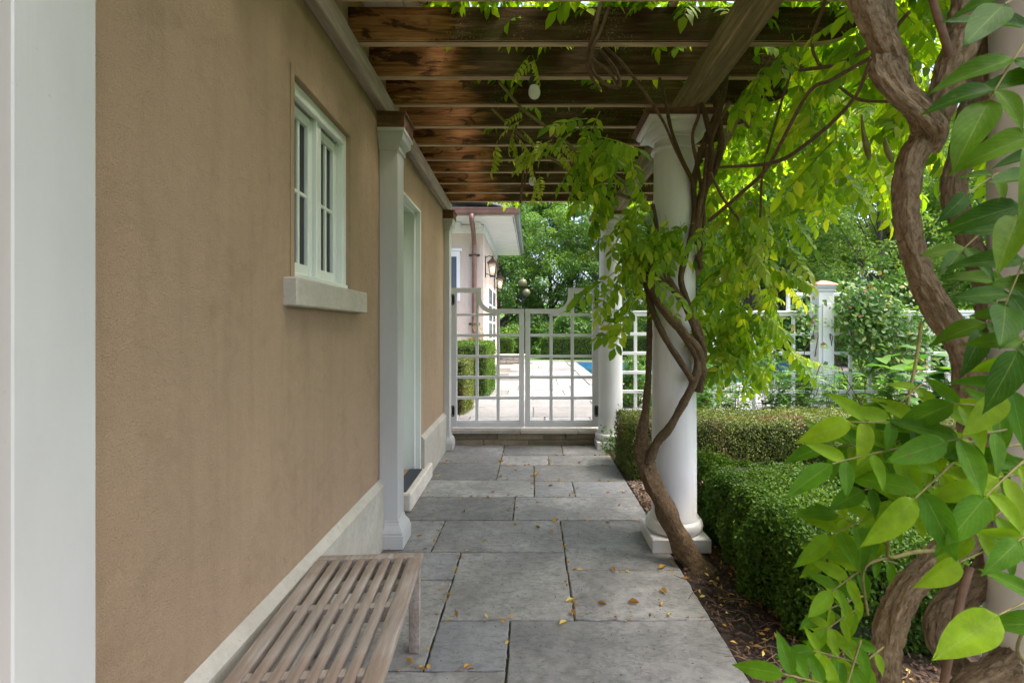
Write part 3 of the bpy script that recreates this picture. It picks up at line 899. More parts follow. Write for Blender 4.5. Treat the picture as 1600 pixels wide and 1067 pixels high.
for k in range(-5, 11):
    yc = 2.47 + .385 * k - .0275 + rng.uniform(-.012, .012)
    joist_y.append(yc)
    xl = WX - math.sin(WA) * yc + .004
    re = 1.74 + rng.uniform(-.04, .06)
    poly = [(xl, JB), (re - .26, JB)]
    for a in range(10, 91, 16):
        poly.append((re - .26 + .26 * math.sin(R(a)), JB + .105 * (1 - math.cos(R(a)))))
    poly += [(re, JT), (xl, JT)]
    th = .0275
    mb = MB()
    # chamfered lower arris for a worn edge
    inner = [(x, z + .006) if z < JB + .001 else (x - (.005 if x > re - .3 else 0), z) for x, z in poly]
    mb.prism(inner, 'y', yc - th, yc + th)
    n_ = len(poly)
    mb.v[:] = mb.v
    j = mb.build('joist', 'cedar_joist', pergola)
    lo = MB(); lo.prism([(xl, JB), (re - .27, JB), (re - .262, JB + .0055), (xl, JB + .0055)], 'y', yc - th + .005, yc + th - .005)
    lo.build('arris', 'cedar_joist', j)
for x in (-.40, .18, .77, 1.32):
    mb = MB(); mb.box(x - .022, x + .022, .35, 6.65, JT + .001, JT + .045, .004); mb.build('purlin', 'cedar_purlin', pergola)

# bulkhead bulbs under the joists
def bulb(px, py, d, s, label):
    p = P(px, py, d)
    t = empty('pergola_light', (p.x, d, JB), 0, label, 'light', 'bulb lights under the pergola joists')
    h = JB - p.z
    mb = MB(); mb.lathe([(.030, -.002), (.034, -.02), (.034, -.045), (.028, -.05)], (0, 0, 0), 18); mb.build('socket', 'dark_metal', t, 40)
    mb = MB(); mb.lathe([(.027, -.05), (.034, -.065), (.038, -.085), (.036, -.105), (.026, -.122), (.010, -.130), (.001, -.131)], (0, 0, 0), 18); mb.build('bulb', 'bulb_white', t, 60)
bulb(835, 140, joist_y[7], 1, 'unlit white bulb lamp under the third joist, the nearer of two')
bulb(832, 277, joist_y[12], 1, 'unlit white bulb lamp under a far joist, the smaller looking of two')

# ------------------------------------------------------------------ step and gate
step = empty('stone_step', (-.1, 6.42, 0), 0, 'low brown stone step with pale cap slabs under the white gate', 'step')
def step_piece(x0, x1, y0, y1, z0, z1, mat, nm, seed):
    r = random.Random(seed)
    mb = MB(step.location); mb.box(x0 + .003, x1 - .003, y0 + r.uniform(-.006, .008), y1, z0 + .002, z1 - .002, .006)
    for v in mb.v: v.x += r.uniform(-.003, .003); v.y += r.uniform(-.004, .003); v.z += r.uniform(-.002, .001)
    mb.build(nm, mat, step)
xs = [-1.06, -.44, .14, .42, .86]
for i in range(4): step_piece(xs[i], xs[i + 1], 6.46, 6.74, .062, .140, 'step_stone', 'riser_stone', 20 + i)
xs = [-1.06, -.62, -.05, .86]
for i in range(3): step_piece(xs[i], xs[i + 1], 6.455, 6.74, -.01, .062, 'step_stone', 'riser_stone', 40 + i)
xs = [-1.07, -.15, .57, .87]
for i in range(3): step_piece(xs[i], xs[i + 1], 6.425, 6.735, .141, .19, 'cap_stone', 'cap_slab', 60 + i)

GY, GZ0 = 6.52, .215
def gate_leaf(xo, xi, label):
    """xo: hinge side x, xi: meeting side x."""
    s = 1 if xi > xo else -1
    W = abs(xi - xo)
    g = empty('garden_gate', (xo, GY, GZ0), 0, label, 'gate', 'pair of white lattice gates')
    X = lambda q: xo + s * q
    zt, zl, zb = 1.978, 1.713, GZ0
    b = .058
    q1, q2 = W * .415, W * .575      # end of the high shoulder, end of the scoop
    def bar(nm, a, c, z0, z1, y0, y1, par=g, mat='gate_paint', ch=.004):
        m = MB(g.location); m.box(min(X(a), X(c)), max(X(a), X(c)), GY + y0, GY + y1, z0, z1, ch); return m.build(nm, mat, par)
    bar('stile', 0, .085, zb, zt - b - .0005, -.024, .024)
    bar('stile', W - .066, W - .002, zb, zl - b - .0005, -.024, .024)
    bar('bottom_rail', .0855, W - .0665, zb, zb + .065, -.023, .023)
    bar('bottom_bead', .0855, W - .0665, zb + .0655, zb + .082, -.014, .014)
    # scooped top rail as one continuous band
    outer = [(0, zt), (q1, zt), (q1, zt - .10)]; inner = [(0, zt - b), (q1 - b, zt - b), (q1 - b, zt - .10)]
    rx, rz = q2 - q1, (zt - .10) - zl
    for a in range(10, 91, 8):
        outer.append((q2 - rx * math.cos(R(a)), zt - .10 - rz * math.sin(R(a))))
        inner.append((q2 - (rx + b) * math.cos(R(a)), zt - .10 - (rz + b) * math.sin(R(a))))
    outer.append((W - .002, zl)); inner.append((W - .002, zl - b))
    m = MB(g.location)
    n = len(outer)
    vs = []
    for yy in (GY - .026, GY + .026):
        vs += [(X(p[0]), yy, p[1]) for p in outer] + [(X(p[0]), yy, p[1]) for p in inner]
    fs = []
    for i in range(n - 1):
        fs.append((i, i + 1, n + i + 1, n + i)); fs.append((2 * n + i, 3 * n + i, 3 * n + i + 1, 2 * n + i + 1))
        fs.append((i, 2 * n + i, 2 * n + i + 1, i + 1)); fs.append((n + i, n + i + 1, 3 * n + i + 1, 3 * n + i))
    fs += [(0, n, 3 * n, 2 * n), (n - 1, 3 * n - 1, 4 * n - 1, 2 * n - 1)]
    m.add(vs, fs); m.build('top_rail', 'gate_paint', g)
    cell = .2655
    v1, v2 = .085 + cell - .012, .085 + 2 * cell - .008
    bar('lattice_bar', v1 - .02, v1 + .02, zb + .083, zt - b, -.012, .020)
    bar('lattice_bar', v2 - .02, v2 + .02, zb + .083, zl - b, -.012, .020)
    for i, z in enumerate((.582, .845, 1.110, 1.378, 1.640)):
        if i < 4: bar('lattice_bar', .0855, W - .0665, z - .018, z + .018, -.020, .012)
        else: bar('lattice_bar', .0855, v2 - .021, z - .016, z + .016, -.020, .012)
    # hinges: elongated rings on the hinge stile
    for z in (.42, 1.83):
        m = MB(g.location)
        pts = []
        for k in range(17):
            a = 2 * math.pi * k / 16
            pts.append((X(.034) + .018 * math.copysign(abs(math.cos(a)) ** .5, math.cos(a)), GY - .032, z + .065 * math.copysign(abs(math.sin(a)) ** .6, math.sin(a))))
        m.tube(pts, .007, 6); m.box(X(.034) - .010, X(.034) + .010, GY - .03, GY - .024, z - .05, z + .05)
        m.build('hinge', 'dark_metal', g, 50)
    return g
gate_leaf(-1.045, -.105, 'left leaf of the white lattice gate, hung on the wall pilaster')
gate_leaf(.845, -.095, 'right leaf of the white lattice gate, hung on the round column')

# ------------------------------------------------------------------ white trellis fence to the right
FY = 6.95
fence = empty('trellis_fence', (3.8, FY, 0), 0, 'white square lattice fence with copper capped post behind the hedge', 'fence')
def fbar(nm, x0, x1, z0, z1, y0, y1, par=fence, mat='clean_white', c=.004):
    m = MB(fence.location); m.box(x0, x1, FY + y0, FY + y1, z0, z1, c); return m.build(nm, mat, par)
PX = [3.93, 7.35]
for i, px in enumerate(PX):
    w = .105
    po = fbar('post', px - w, px + w, -.05, 1.96, -w, w)
    fbar('post_flute', px - w + .05, px + w - .05, .1, 1.8, -w - .012, -w - .001, po)
    m = MB(fence.location); m.sqlathe([(0, 1.961), (.012, 1.965), (.012, 1.99), (.03, 2.02), (.03, 2.04)], (px, FY, 0), w, w); m.build('post_moulding', 'gate_paint', po)
    m = MB(fence.location); m.sqlathe([(.04, 2.041), (.04, 2.052), (-.035, 2.095), (-w + .002, 2.118)], (px, FY, 0), w, w); m.build('post_cap', 'copper_bright', po)
spans = [(1.13, PX[0] - .121), (PX[0] + .121, PX[1] - .121)]
for (a, b) in spans:
    for i, z in enumerate((.35, .61, .87, 1.13, 1.39, 1.655)):
        fbar('rail', a, b, z - .022, z + .022, -.022, .014)
    fbar('top_rail', a, b, 1.678, 1.705, -.035, .03)
    n = round((b - a) / .262)
    for k in range(1, n):
        x = a + (b - a) * k / n
        fbar('lattice_bar', x - .02, x + .02, .12, 1.677, -.0135, .021)
for px in PX:
    for s in (-1, 1):
        x0, x1 = px + s * .121, px + s * .48
        fbar('shoulder_rail', min(x0, x1), max(x0, x1), 1.90, 1.95, -.025, .02)
        fbar('shoulder_bar', px + s * .46 - .022, px + s * .46 + .022, 1.706, 1.899, -.02, .018)
        fbar('shoulder_bar', px + s * .29 - .018, px + s * .29 + .018, 1.706, 1.899, -.015, .015)

# ------------------------------------------------------------------ the pool house beyond the gate
HX, HY = -1.3, 13.6
ph = empty('pool_house', (HX, HY, TZ), 0, 'pink stucco pool house with white eaves and copper downpipe', 'house')
def hb(nm, x0, x1, y0, y1, z0, z1, mat, par=ph, c=.0):
    m = MB(ph.location); m.box(x0, x1, y0, y1, z0, z1, c); return m.build(nm, mat, par)
hb('wall', -9, HX, HY, HY + 5.0, TZ + .001, 4.24, 'stucco_pink')
m = MB(ph.location)
fr = m
fr.box(-9, HX + .03, HY - .03, HY - .001, 4.0, 4.22, .005)
fr.build('frieze', 'clean_white', ph)
m = MB(ph.location); m.box(HX + .001, HX + .03, HY, HY + 5.0, 4.0, 4.22, .005); m.build('frieze', 'clean_white', ph)
EX, EY = -.46, 12.55
for k in range(10):                                   # soffit boards run along the eave, front and side
    y0 = EY + .02 + k * .102
    hb('soffit_board', -9, HX - .0 + (.0 if y0 > HY else .8), y0 + .002, y0 + .1, 4.245, 4.262, 'clean_white') if y0 + .1 < HY else None
for k in range(26):
    y0 = HY - .02 + k * .22
    hb('soffit_board', HX + .002, EX - .03, y0 + .003, y0 + .217, 4.243, 4.259, 'clean_white')
for x in [HX - .12 - .52 * k for k in range(6)]:
    hb('modillion', x - .06, x + .06, HY - .34, HY - .031, 4.10, 4.235, 'clean_white', ph, .006)
hb('fascia', -9, EX - .01, EY - .02, EY, 4.22, 4.36, 'clean_white')
hb('fascia', EX - .01, EX + .01, EY + .001, HY + 5.6, 4.22, 4.36, 'clean_white')
def gutter(p0, p1, out, mat='copper'):
    m = MB(ph.location)
    p0, p1, out = Vector(p0), Vector(p1), Vector(out)
    prof = [(0, .14), (0, 0), (.03, -.02), (.08, -.02), (.105, .02), (.115, .10), (.135, .12), (.135, .14)]
    vs = [p + out * a + Vector((0, 0, b)) for p in (p0, p1) for a, b in prof]
    n = len(prof)
    m.add(vs, [tuple(range(n))[::-1], tuple(range(n, 2 * n))] + [(i, (i + 1) % n, n + (i + 1) % n, n + i) for i in range(n)])
    m.build('gutter', mat, ph)
gutter((-9, EY - .021, 4.27), (EX + .13, EY - .021, 4.27), (0, -1, 0))
gutter((EX + .011, EY + .0, 4.27), (EX + .011, HY + 5.6, 4.27), (1, 0, 0), 'patina_metal')
m = MB(ph.location)
m.prism([(EX + .05, 4.37), (EX + .05, 4.40), (-3.6, 5.35), (-3.6, 5.28)], 'y', EY, HY + 5.6); m.build('roof', 'roof_slate', ph)
rp = ph.children[-1]
for k in range(7):
    y0 = EY - .06 - 0; 
    x1_, x0_ = EX + .06 - k * .16, EX + .06 - (k + 1) * .16
    pass
for k in range(8):                                    # front roof slope courses
    y0 = EY - .08 + k * .2
    z0 = 4.385 + k * .055
    m = MB(ph.location); m.box(-9, EX + .06 - k * .21, y0, y0 + .26, z0, z0 + .025, .004); m.build('roof_course', 'roof_slate', rp)
# downpipe with its swan neck and bracket
dx = -1.54
m = MB(ph.location)
pts = spline([(dx + .06, EY - .09, 4.26), (dx + .06, EY - .09, 4.12), (dx + .045, EY + .3, 3.98), (dx + .01, HY - .30, 3.86), (dx, HY - .09, 3.72), (dx, HY - .085, 3.4), (dx, HY - .085, 1.2), (dx, HY - .085, TZ + .03)], 5)
m.tube(pts, .062, 10); dp = m.build('downpipe', 'copper', ph, 50)
for z in (3.42, 1.6):
    m = MB(ph.location); m.box(dx - .15, dx + .15, HY - .045, HY - .012, z - .03, z + .03, .012); m.box(dx - .075, dx + .075, HY - .16, HY - .046, z - .02, z + .02, .01); m.build('pipe_bracket', 'bronze_metal', dp)
# front window and side french doors
m = MB(ph.location)
m.box(-2.55, -1.92, HY - .045, HY - .002, 2.2, 3.52, .006); wn_ = m.build('window', 'clean_white', ph)
hb('pane', -2.46, -2.26, HY - .052, HY - .046, 2.32, 3.38, 'door_glass', wn_)
hb('pane', -2.21, -2.01, HY - .052, HY - .046, 2.32, 3.38, 'door_glass', wn_)
hb('window_head', -2.6, -1.87, HY - .075, HY - .003, 3.525, 3.60, 'clean_white', wn_, .008)
for y0 in (14.55, 16.0):
    d = hb('french_door', HX + .002, HX + .06, y0, y0 + 1.15, TZ + .05, 2.75, 'clean_white', ph, .006)
    for (a, b) in ((.1, .52), (.63, 1.05)):
        for q in range(4):
            hb('pane', HX + .0605, HX + .066, y0 + a, y0 + b, .7 + q * .5, 1.14 + q * .5, 'door_glass', d)
hb('base_course', -9, HX + .035, HY - .035, HY - .0015, TZ + .002, .62, 'plinth_stone')
# lit wall lanterns
def lantern(y0, z0, s, label):
    t = empty('wall_lantern', (HX, y0, z0), 0, label, 'lantern', 'lit lanterns on the pool house wall')
    cx = .19
    m = MB(); m.box(.001, .02, -.045, .045, -.05, .50, .006); m.tube([(.02, 0, .46), (.10, 0, .50), (cx, 0, .47)], .010, 6); m.tube([(.02, 0, .05), (cx, 0, .0)], .010, 6); m.build('bracket', 'dark_metal', t, 40)
    m = MB(); m.sqlathe([(.045, .30), (.055, .305), (.05, .33), (-.02, .40), (-.045, .43), (-.05, .45)], (cx, 0, 0), .075, .075); m.sphere((cx, 0, .475), .03, 10, 6); m.build('lantern_roof', 'bronze_metal', t)
    m = MB()
    for sx in (-1, 1):
        for sy in (-1, 1):
            m.tube([(cx + sx * .062, sy * .062, 0), (cx + sx * .098, sy * .098, .30)], .008, 5)
    m.sqlathe([(0, -.03), (.004, -.025), (.004, 0), (-.01, .004)], (cx, 0, 0), .07, .07)
    m.build('cage', 'dark_metal', t)
    for (ax, sg) in (('x', 1), ('x', -1), ('y', 1), ('y', -1)):
        m = MB()
        a, b = .058, .094
        if ax == 'x': vs = [(cx + sg * a, -a, .004), (cx + sg * a, a, .004), (cx + sg * b, b, .298), (cx + sg * b, -b, .298)]
        else: vs = [(cx - a, sg * a, .004), (cx + a, sg * a, .004), (cx + b, sg * b, .298), (cx - b, sg * b, .298)]
        m.add(vs, [(0, 1, 2, 3)]); m.build('pane', 'lantern_glass', t)
    m = MB(); m.sphere((cx, 0, .16), .035, 12, 8, 1, 1, 1.3); m.build('bulb', 'lamp_glow', t, 60)
    t.scale = (s, s, s)
lantern(14.05, 2.93, 1.08, 'lit bronze wall lantern nearest the house corner, larger of two')
lantern(17.35, 2.83, 1.08, 'lit bronze wall lantern farther along the wall, smaller of two')

# ------------------------------------------------------------------ slatted bench
bench = empty('slatted_bench', (-.735, 2.35, 0), R(4.2), 'weathered grey teak slatted bench against the tan wall', 'bench')
BZ, BL, BW = .425, 1.42, .465        # top height, length (towards the camera), width
def bb(nm, x0, x1, y0, y1, z0, z1, c=.005, par=bench, seg=2):
    m = MB(); cx, cy, cz = (x0 + x1) / 2, (y0 + y1) / 2, (z0 + z1) / 2
    m.box(x0 - cx, x1 - cx, y0 - cy, y1 - cy, z0 - cz, z1 - cz, c, None, seg)
    o = m.build(nm, 'bench_wood', par, 35); o.location = (cx, cy, cz); return o
hw = BW / 2
bb('end_rail', -hw, hw, -.052, 0, BZ - .034, BZ, .010)
bb('end_rail', -hw, hw, -BL, -BL + .052, BZ - .034, BZ, .010)
bb('side_rail', hw - .062, hw, -BL + .053, -.053, BZ - .034, BZ - .0005, .006)
bb('side_rail', -hw, -hw + .05, -BL + .053, -.053, BZ - .034, BZ - .0005, .006)
xs0, xs1 = -hw + .05, hw - .062
ns = 6
gap = .021
sw = (xs1 - xs0 - gap * (ns + 1)) / ns
for k in range(ns):
    a = xs0 + gap + k * (sw + gap)
    bb('slat', a, a + sw, -BL + .053, -.053, BZ - .026, BZ - .001 - rng.uniform(0, .001), .003)
for yy in (-.22, -.44, -.82, -1.2):
    bb('batten', xs0 + .001, xs1 - .001, yy - .022, yy + .022, BZ - .060, BZ - .027, .003)
    for k in range(ns + 1):
        a = xs0 + k * (sw + gap)
        if yy < -.3: bb('slat_spacer', a + .0005, a + gap - .0005, yy - .018, yy + .018, BZ - .0265, BZ - .005, .001, bench, 1)
for sx in (-1, 1):
    for yy in (-.030, -BL + .075):
        x0 = sx * (hw - .032)
        bb('leg', x0 - .024, x0 + .024, yy - .045, yy, 0.002, BZ - .035, .004)
    bb('apron', sx * (hw - .034) - .012, sx * (hw - .034) + .012, -BL + .08, -.080, BZ - .095, BZ - .0355, .004)
bb('end_apron', -hw + .06, hw - .06, -.062, -.040, BZ - .095, BZ - .0352, .004)
bb('end_apron', -hw + .06, hw - .06, -BL + .04, -BL + .062, BZ - .095, BZ - .0352, .004)

# ------------------------------------------------------------------ clipped hedges
def hedge(x0, x1, y0, y1, z0, z1, label, mat='box_leaf', leaf=.021, n=40000, seed=1, group=None, lump=.03, name='box_hedge'):
    org = Vector(((x0 + x1) / 2, (y0 + y1) / 2, z0))
    t = empty(name, org, 0, label, 'hedge', group)
    rg = np.random.default_rng(seed)
    hx, hy, hz = (x1 - x0) / 2, (y1 - y0) / 2, (z1 - z0)
    areas = np.array([hy * hz, hy * hz, hx * hz, hx * hz, 2 * hx * hy])
    areas = areas / areas.sum()
    f = rg.choice(5, n, p=areas)
    a, b = rg.uniform(-1, 1, n), rg.uniform(0, 1, n)
    p = np.zeros((n, 3)); nm = np.zeros((n, 3))
    for k in range(5):
        s = f == k
        if k < 2:
            sg = (-1, 1)[k]; p[s] = np.stack([np.full(s.sum(), sg * hx), a[s] * hy, b[s] * hz], 1); nm[s, 0] = sg
        elif k < 4:
            sg = (-1, 1)[k - 2]; p[s] = np.stack([a[s] * hx, np.full(s.sum(), sg * hy), b[s] * hz], 1); nm[s, 1] = sg
        else:
            p[s] = np.stack([a[s] * hx, (2 * b[s] - 1) * hy, np.full(s.sum(), hz)], 1); nm[s, 2] = 1
    # round the upper edges and corners
    rr = min(.09, hx * .5, hy * .5)
    q = np.stack([np.clip(p[:, 0], -hx + rr, hx - rr), np.clip(p[:, 1], -hy + rr, hy - rr), np.minimum(p[:, 2], hz - rr)], 1)
    d = p - q; dl = np.linalg.norm(d, axis=1, keepdims=True)
    on = dl[:, 0] > 1e-6
    p[on] = q[on] + d[on] / dl[on] * np.minimum(dl[on], rr)
    nm[on] = unit(d[on])
    bulge = lumps(p + np.array(org), 3.2, seed) * lump
    depth = -rg.exponential(.028, n) + np.maximum(0, rg.normal(0, .014, n)) * (1 + lumps(p, 14, seed + 1))
    p = p + nm * (bulge + depth)[:, None]
    p[:, 2] = np.maximum(p[:, 2], .005)
    v, tr = leaf_cloud(p, nm * .8 + np.array([0, 0, .35]), leaf, leaf * .62, .75, .2, 0, rg)
    if leaf < .028:
        ns = int(n / 260); ii = rg.choice(n, ns); PP, NN = [], []
        for q in ii:
            ax = unit(nm[q] * .6 + np.array([0, 0, .8]) + rg.normal(0, .3, 3)); ln = rg.uniform(.03, .085)
            for u in np.linspace(.2, 1, 9):
                PP.append(p[q] + ax * ln * u + rg.normal(0, .004, 3)); NN.append(ax)
        v2, t2 = leaf_cloud(np.array(PP), np.array(NN), leaf * .95, leaf * .55, .8, .2, 0, rg)
        tr = np.concatenate([tr, t2 + len(v)]); v = np.concatenate([v, v2])
    o = link('foliage', fast_mesh('hedge_foliage', v, tr, mat), t); o['kind'] = 'stuff'
    m = MB(); m.box(-hx + .07, hx - .07, -hy + .07, hy - .07, .02, hz - .07, .05); m.build('dark_core', 'hedge_core', t)  # solid dark box added inside the leaves to block the view through
    return t
hedge(1.24, 1.92, 2.25, 3.92, -.01, .50, 'clipped dark green box hedge nearest the path with brown tips', 'box_leaf', .022, 80000, 3, None, .11)
hedge(.93, 4.6, 4.95, 5.75, -.01, .57, 'olive box hedge running across behind the middle column', 'box_leaf_olive', .020, 95000, 4, None, .035)
hedge(2.6, 3.3, 2.0, 4.7, -.01, .48, 'box hedge at the right, half hidden by the near wisteria leaves', 'box_leaf', .024, 40000, 5)
hedge(-1.36, -.98, 7.55, 8.6, TZ, 1.02, 'narrow yellow green hedge just behind the left gate leaf', 'box_leaf_olive', .026, 16000, 6)
hedge(-1.55, -.82, 9.6, 11.2, TZ, 1.20, 'bright green box hedge before the pool house wall', 'box_leaf', .030, 20000, 7)
hedge(.42, 6.5, 22.0, 23.0, .16, 1.15, 'long dark hedge beyond the pool before the white bench', 'box_leaf', .055, 26000, 8)
hedge(-1.35, -.8, 20.3, 21.0, .16, 1.12, 'small clipped box cube at the edge of the lawn', 'box_leaf', .05, 6000, 9)
hedge(-.6, .3, 25.5, 26.5, .16, 1.5, 'low rounded hedge at the back of the lawn', 'box_leaf', .06, 9000, 10)
hedge(3.4, 4.6, 2.2, 4.7, -.01, .5, 'box hedge block at the far right behind the near vine', 'box_leaf', .026, 26000, 11)

# mulch, twigs and gravel lying in the bed
rg = np.random.default_rng(21)
n = 9000
pp = np.stack([rg.uniform(.91, 1.75, n), rg.uniform(1.0, 6.6, n), np.full(n, -.008) + rg.uniform(0, .012, n)], 1)
v, tr = leaf_cloud(pp, np.tile([0, 0, 1.0], (n, 1)), .035, .012, .35, .1, 0, rg)
mulch = tag(link('bark_mulch', fast_mesh('bark_mulch', v, tr, 'mulch_chip')), 'dark bark mulch with dry twigs along the path edge', 'mulch', None, 'stuff')
n = 420
pp = np.stack([rg.uniform(.92, 1.6, n), rg.uniform(1.3, 4.0, n), rg.uniform(0, .02, n)], 1)
mb = MB()
for i in range(n):
    a = rg.uniform(0, 6.28); L = rg.uniform(.05, .16); p = pp[i]
    k = rg.uniform(-.02, .02)
    mb.tube([p, (p[0] + math.cos(a) * L * .5 + k, p[1] + math.sin(a) * L * .5 - k, p[2] + rg.uniform(0, .02)), (p[0] + math.cos(a) * L, p[1] + math.sin(a) * L, p[2] + rg.uniform(-.01, .02))], rg.uniform(.0012, .0025), 3)
o = mb.build('twig_litter', 'stem_dry'); tag(o, 'thin dry twigs strewn over the dark mulch', 'twigs', None, 'stuff')
n = 900
pp = np.stack([rg.uniform(.91, 1.9, n), rg.uniform(1.3, 4.6, n), rg.uniform(-.002, .016, n)], 1)
v, tr = leaf_cloud(pp, np.tile([0, 0, 1.0], (n, 1)), .034, .016, .5, .3, 0, rg)
tag(link('leaf_litter', fast_mesh('leaf_litter', v, tr, 'dead_leaf')), 'brown fallen leaves scattered in the mulch bed', 'leaves', None, 'stuff')
n = 2600
mb = MB()
gs = []
for i in range(n):
    p = (rg.uniform(.91, 1.7), rg.uniform(3.75, 4.9)); s = rg.uniform(.006, .014)
    gs.append((p[0], p[1], s))
v = []; tr = []
base = np.array([[1, 0, 0], [-1, 0, 0], [0, 1, 0], [0, -1, 0], [0, 0, .6], [0, 0, -.6]])
tri = np.array([[0, 2, 4], [2, 1, 4], [1, 3, 4], [3, 0, 4], [2, 0, 5], [1, 2, 5], [3, 1, 5], [0, 3, 5]])
for i, (x, y, s) in enumerate(gs):
    v.append(base * s * rg.uniform(.7, 1.3, (6, 3)) + [x, y, -.006 + rg.uniform(0, .008)]); tr.append(tri + 6 * i)
tag(link('gravel', fast_mesh('gravel', np.concatenate(v), np.concatenate(tr), 'gravel')), 'brown gravel behind the middle column base', 'gravel', None, 'stuff')

# single dead leaves on the flagstones
def dead_mesh(seed):
    r = random.Random(seed)
    m = MB()
    L, W = 1.0, r.uniform(.3, .45)
    c = r.uniform(.1, .35)
    vs = [(-.5, 0, .05), (-.15, W / 2, c), (-.15, 0, .02), (-.15, -W / 2, c * .6), (.2, W * .42, c * .8), (.2, 0, .0), (.2, -W * .42, c), (.5, 0, .12)]
    m.add(vs, [(0, 1, 2), (0, 2, 3), (1, 4, 5, 2), (2, 5, 6, 3), (4, 7, 5), (5, 7, 6)])
    return m.mesh('fallen_leaf', 'dead_leaf', 60)
dm = [dead_mesh(s) for s in range(4)]
spots = [(655, 838), (725, 800), (806, 820), (757, 846), (840, 825), (862, 832), (868, 815), (886, 812), (950, 818), (884, 910), (892, 940), (896, 960), (881, 975), (941, 945), (990, 943), (1035, 945), (1046, 962), (994, 735), (1010, 790), (968, 790), (840, 786), (770, 770), (700, 776), (720, 779), (762, 778), (780, 735), (781, 722), (782, 745), (806, 736), (833, 745), (838, 742), (855, 751), (690, 703), (762, 712), (930, 712), (950, 770), (975, 769), (905, 724), (1035, 888), (958, 891), (1037, 925), (640, 1035), (730, 1043), (668, 770), (800, 730), (860, 760), (918, 815)]
for i, (px, py) in enumerate(spots):
    d = 1160.0 / (py - 515)
    p = P(px, py, d)
    o = link('fallen_leaf', dm[i % 4])
    o.location = (p.x, d, .004)
    s = rng.uniform(.036, .068)
    o.scale = (s, s, s); o.rotation_euler = (0, 0, rng.uniform(0, 6.28))
    tag(o, 'small dry yellow brown leaf lying on the flagstone path', 'leaf', 'dry leaves on the path')
n = 1500
pp = np.stack([rg.uniform(-.9, .88, n), 1.6 + 4.8 * rg.uniform(0, 1, n) ** .8, np.full(n, .003)], 1)
v, tr = leaf_cloud(pp, np.tile([0, 0, 1.0], (n, 1)), .011, .005, .25, .2, 0, rg)
tag(link('path_debris', fast_mesh('path_debris', v, tr, 'mulch_chip')), 'tiny dark debris scattered over the flagstones', 'debris', None, 'stuff')

n = 320
jx = []
for k in range(n):
    f_ = flags[int(rg.integers(0, 23))]; e_ = int(rg.integers(0, 4)); u_ = rg.uniform(0, 1)
    x_ = f_[0] + (f_[1] - f_[0]) * (u_ if e_ < 2 else e_ - 2); y_ = f_[2] + (f_[3] - f_[2]) * (e_ if e_ < 2 else u_)
    jx.append([min(.87, max(-.95, x_ + rg.normal(0, .012))), y_ + rg.normal(0, .012), .004])
v, tr = leaf_cloud(np.array(jx), np.tile([0, 0, 1.0], (n, 1)), .034, .015, .35, .25, 0, rg)
tag(link('joint_leaf_litter', fast_mesh('joint_leaf_litter', v, tr, 'dead_leaf')), 'bits of dry leaf caught along the flagstone joints', 'leaves', None, 'stuff')

# ------------------------------------------------------------------ wisteria leaves
def frond_arrays(seed, pairs=5, droop=.5):
    """A pinnate leaf of unit length along +x: vertices, triangles."""
    r = random.Random(seed)
    V, T = [], []
    sag = r.uniform(.10, .32); side = r.uniform(-.15, .15)
    def rp(t): return np.array([t * (1 - .12 * sag), side * t * t, -sag * t * t])
    def leaf(o, d, nrm, L, W):
        d = d / np.linalg.norm(d); s = np.cross(nrm, d); s /= np.linalg.norm(s); nn = np.cross(d, s)
        b = len(V)
        curl = r.uniform(.05, .22)
        for (t, w) in ((0, 0), (.33, 1), (.68, .80), (1.0, 0)):
            c = o + d * L * t - nn * L * curl * t * t
            if w == 0: V.append(c)
            else: V.extend([c, c + s * W * w * .5 + nn * W * .14, c - s * W * w * .5 + nn * W * .14])
        # 0 base, 1 m1, 2 l1, 3 r1, 4 m2, 5 l2, 6 r2, 7 tip
        T.extend([[b, b + 2, b + 1], [b, b + 1, b + 3], [b + 1, b + 2, b + 5], [b + 1, b + 5, b + 4], [b + 1, b + 4, b + 6], [b + 1, b + 6, b + 3], [b + 4, b + 5, b + 7], [b + 4, b + 7, b + 6]])
    for k in range(pairs):
        t = .22 + .70 * k / (pairs - 1)
        o = rp(t)
        L0 = .34 * (1 - .5 * abs(t - .55)) * r.uniform(.9, 1.1)
        for sg in (-1, 1):
            dd = np.array([.55 + r.uniform(-.1, .15), sg * (.8 + r.uniform(-.1, .1)), -droop * r.uniform(.6, 1.4)])
            leaf(o, dd, np.array([.15, sg * .2 + r.uniform(-.2, .2), 1.0]), L0 * r.uniform(.85, 1.1), .125 * r.uniform(.9, 1.15))
    tip = rp(1) - rp(.9)
    leaf(rp(1.0), tip + np.array([0, 0, -.03]), np.array([.2, 0, 1.0]), .33, .15)
    # rachis: thin three-sided tube
    b = len(V); m = 5
    for i in range(m):
        c = rp(i / (m - 1)); w = .010 * (1 - .6 * i / (m - 1))
        V.extend([c + np.array([0, w, 0]), c + np.array([0, -w, 0]), c + np.array([0, 0, -w * 1.5])])
    for i in range(m - 1):
        for k in range(3):
            k2 = (k + 1) % 3; a0, a1 = b + i * 3 + k, b + i * 3 + k2
            T.extend([[a0, a1, a1 + 3], [a0, a1 + 3, a0 + 3]])
    return np.array(V), np.array(T)
FR = [frond_arrays(40 + i, 5 + i % 2, .35 + .12 * (i % 4)) for i in range(8)]
FM = {mt: [fast_mesh('leaf', v, t, mt) for v, t in FR] for mt in ('wisteria_leaf', 'wisteria_yellow')}

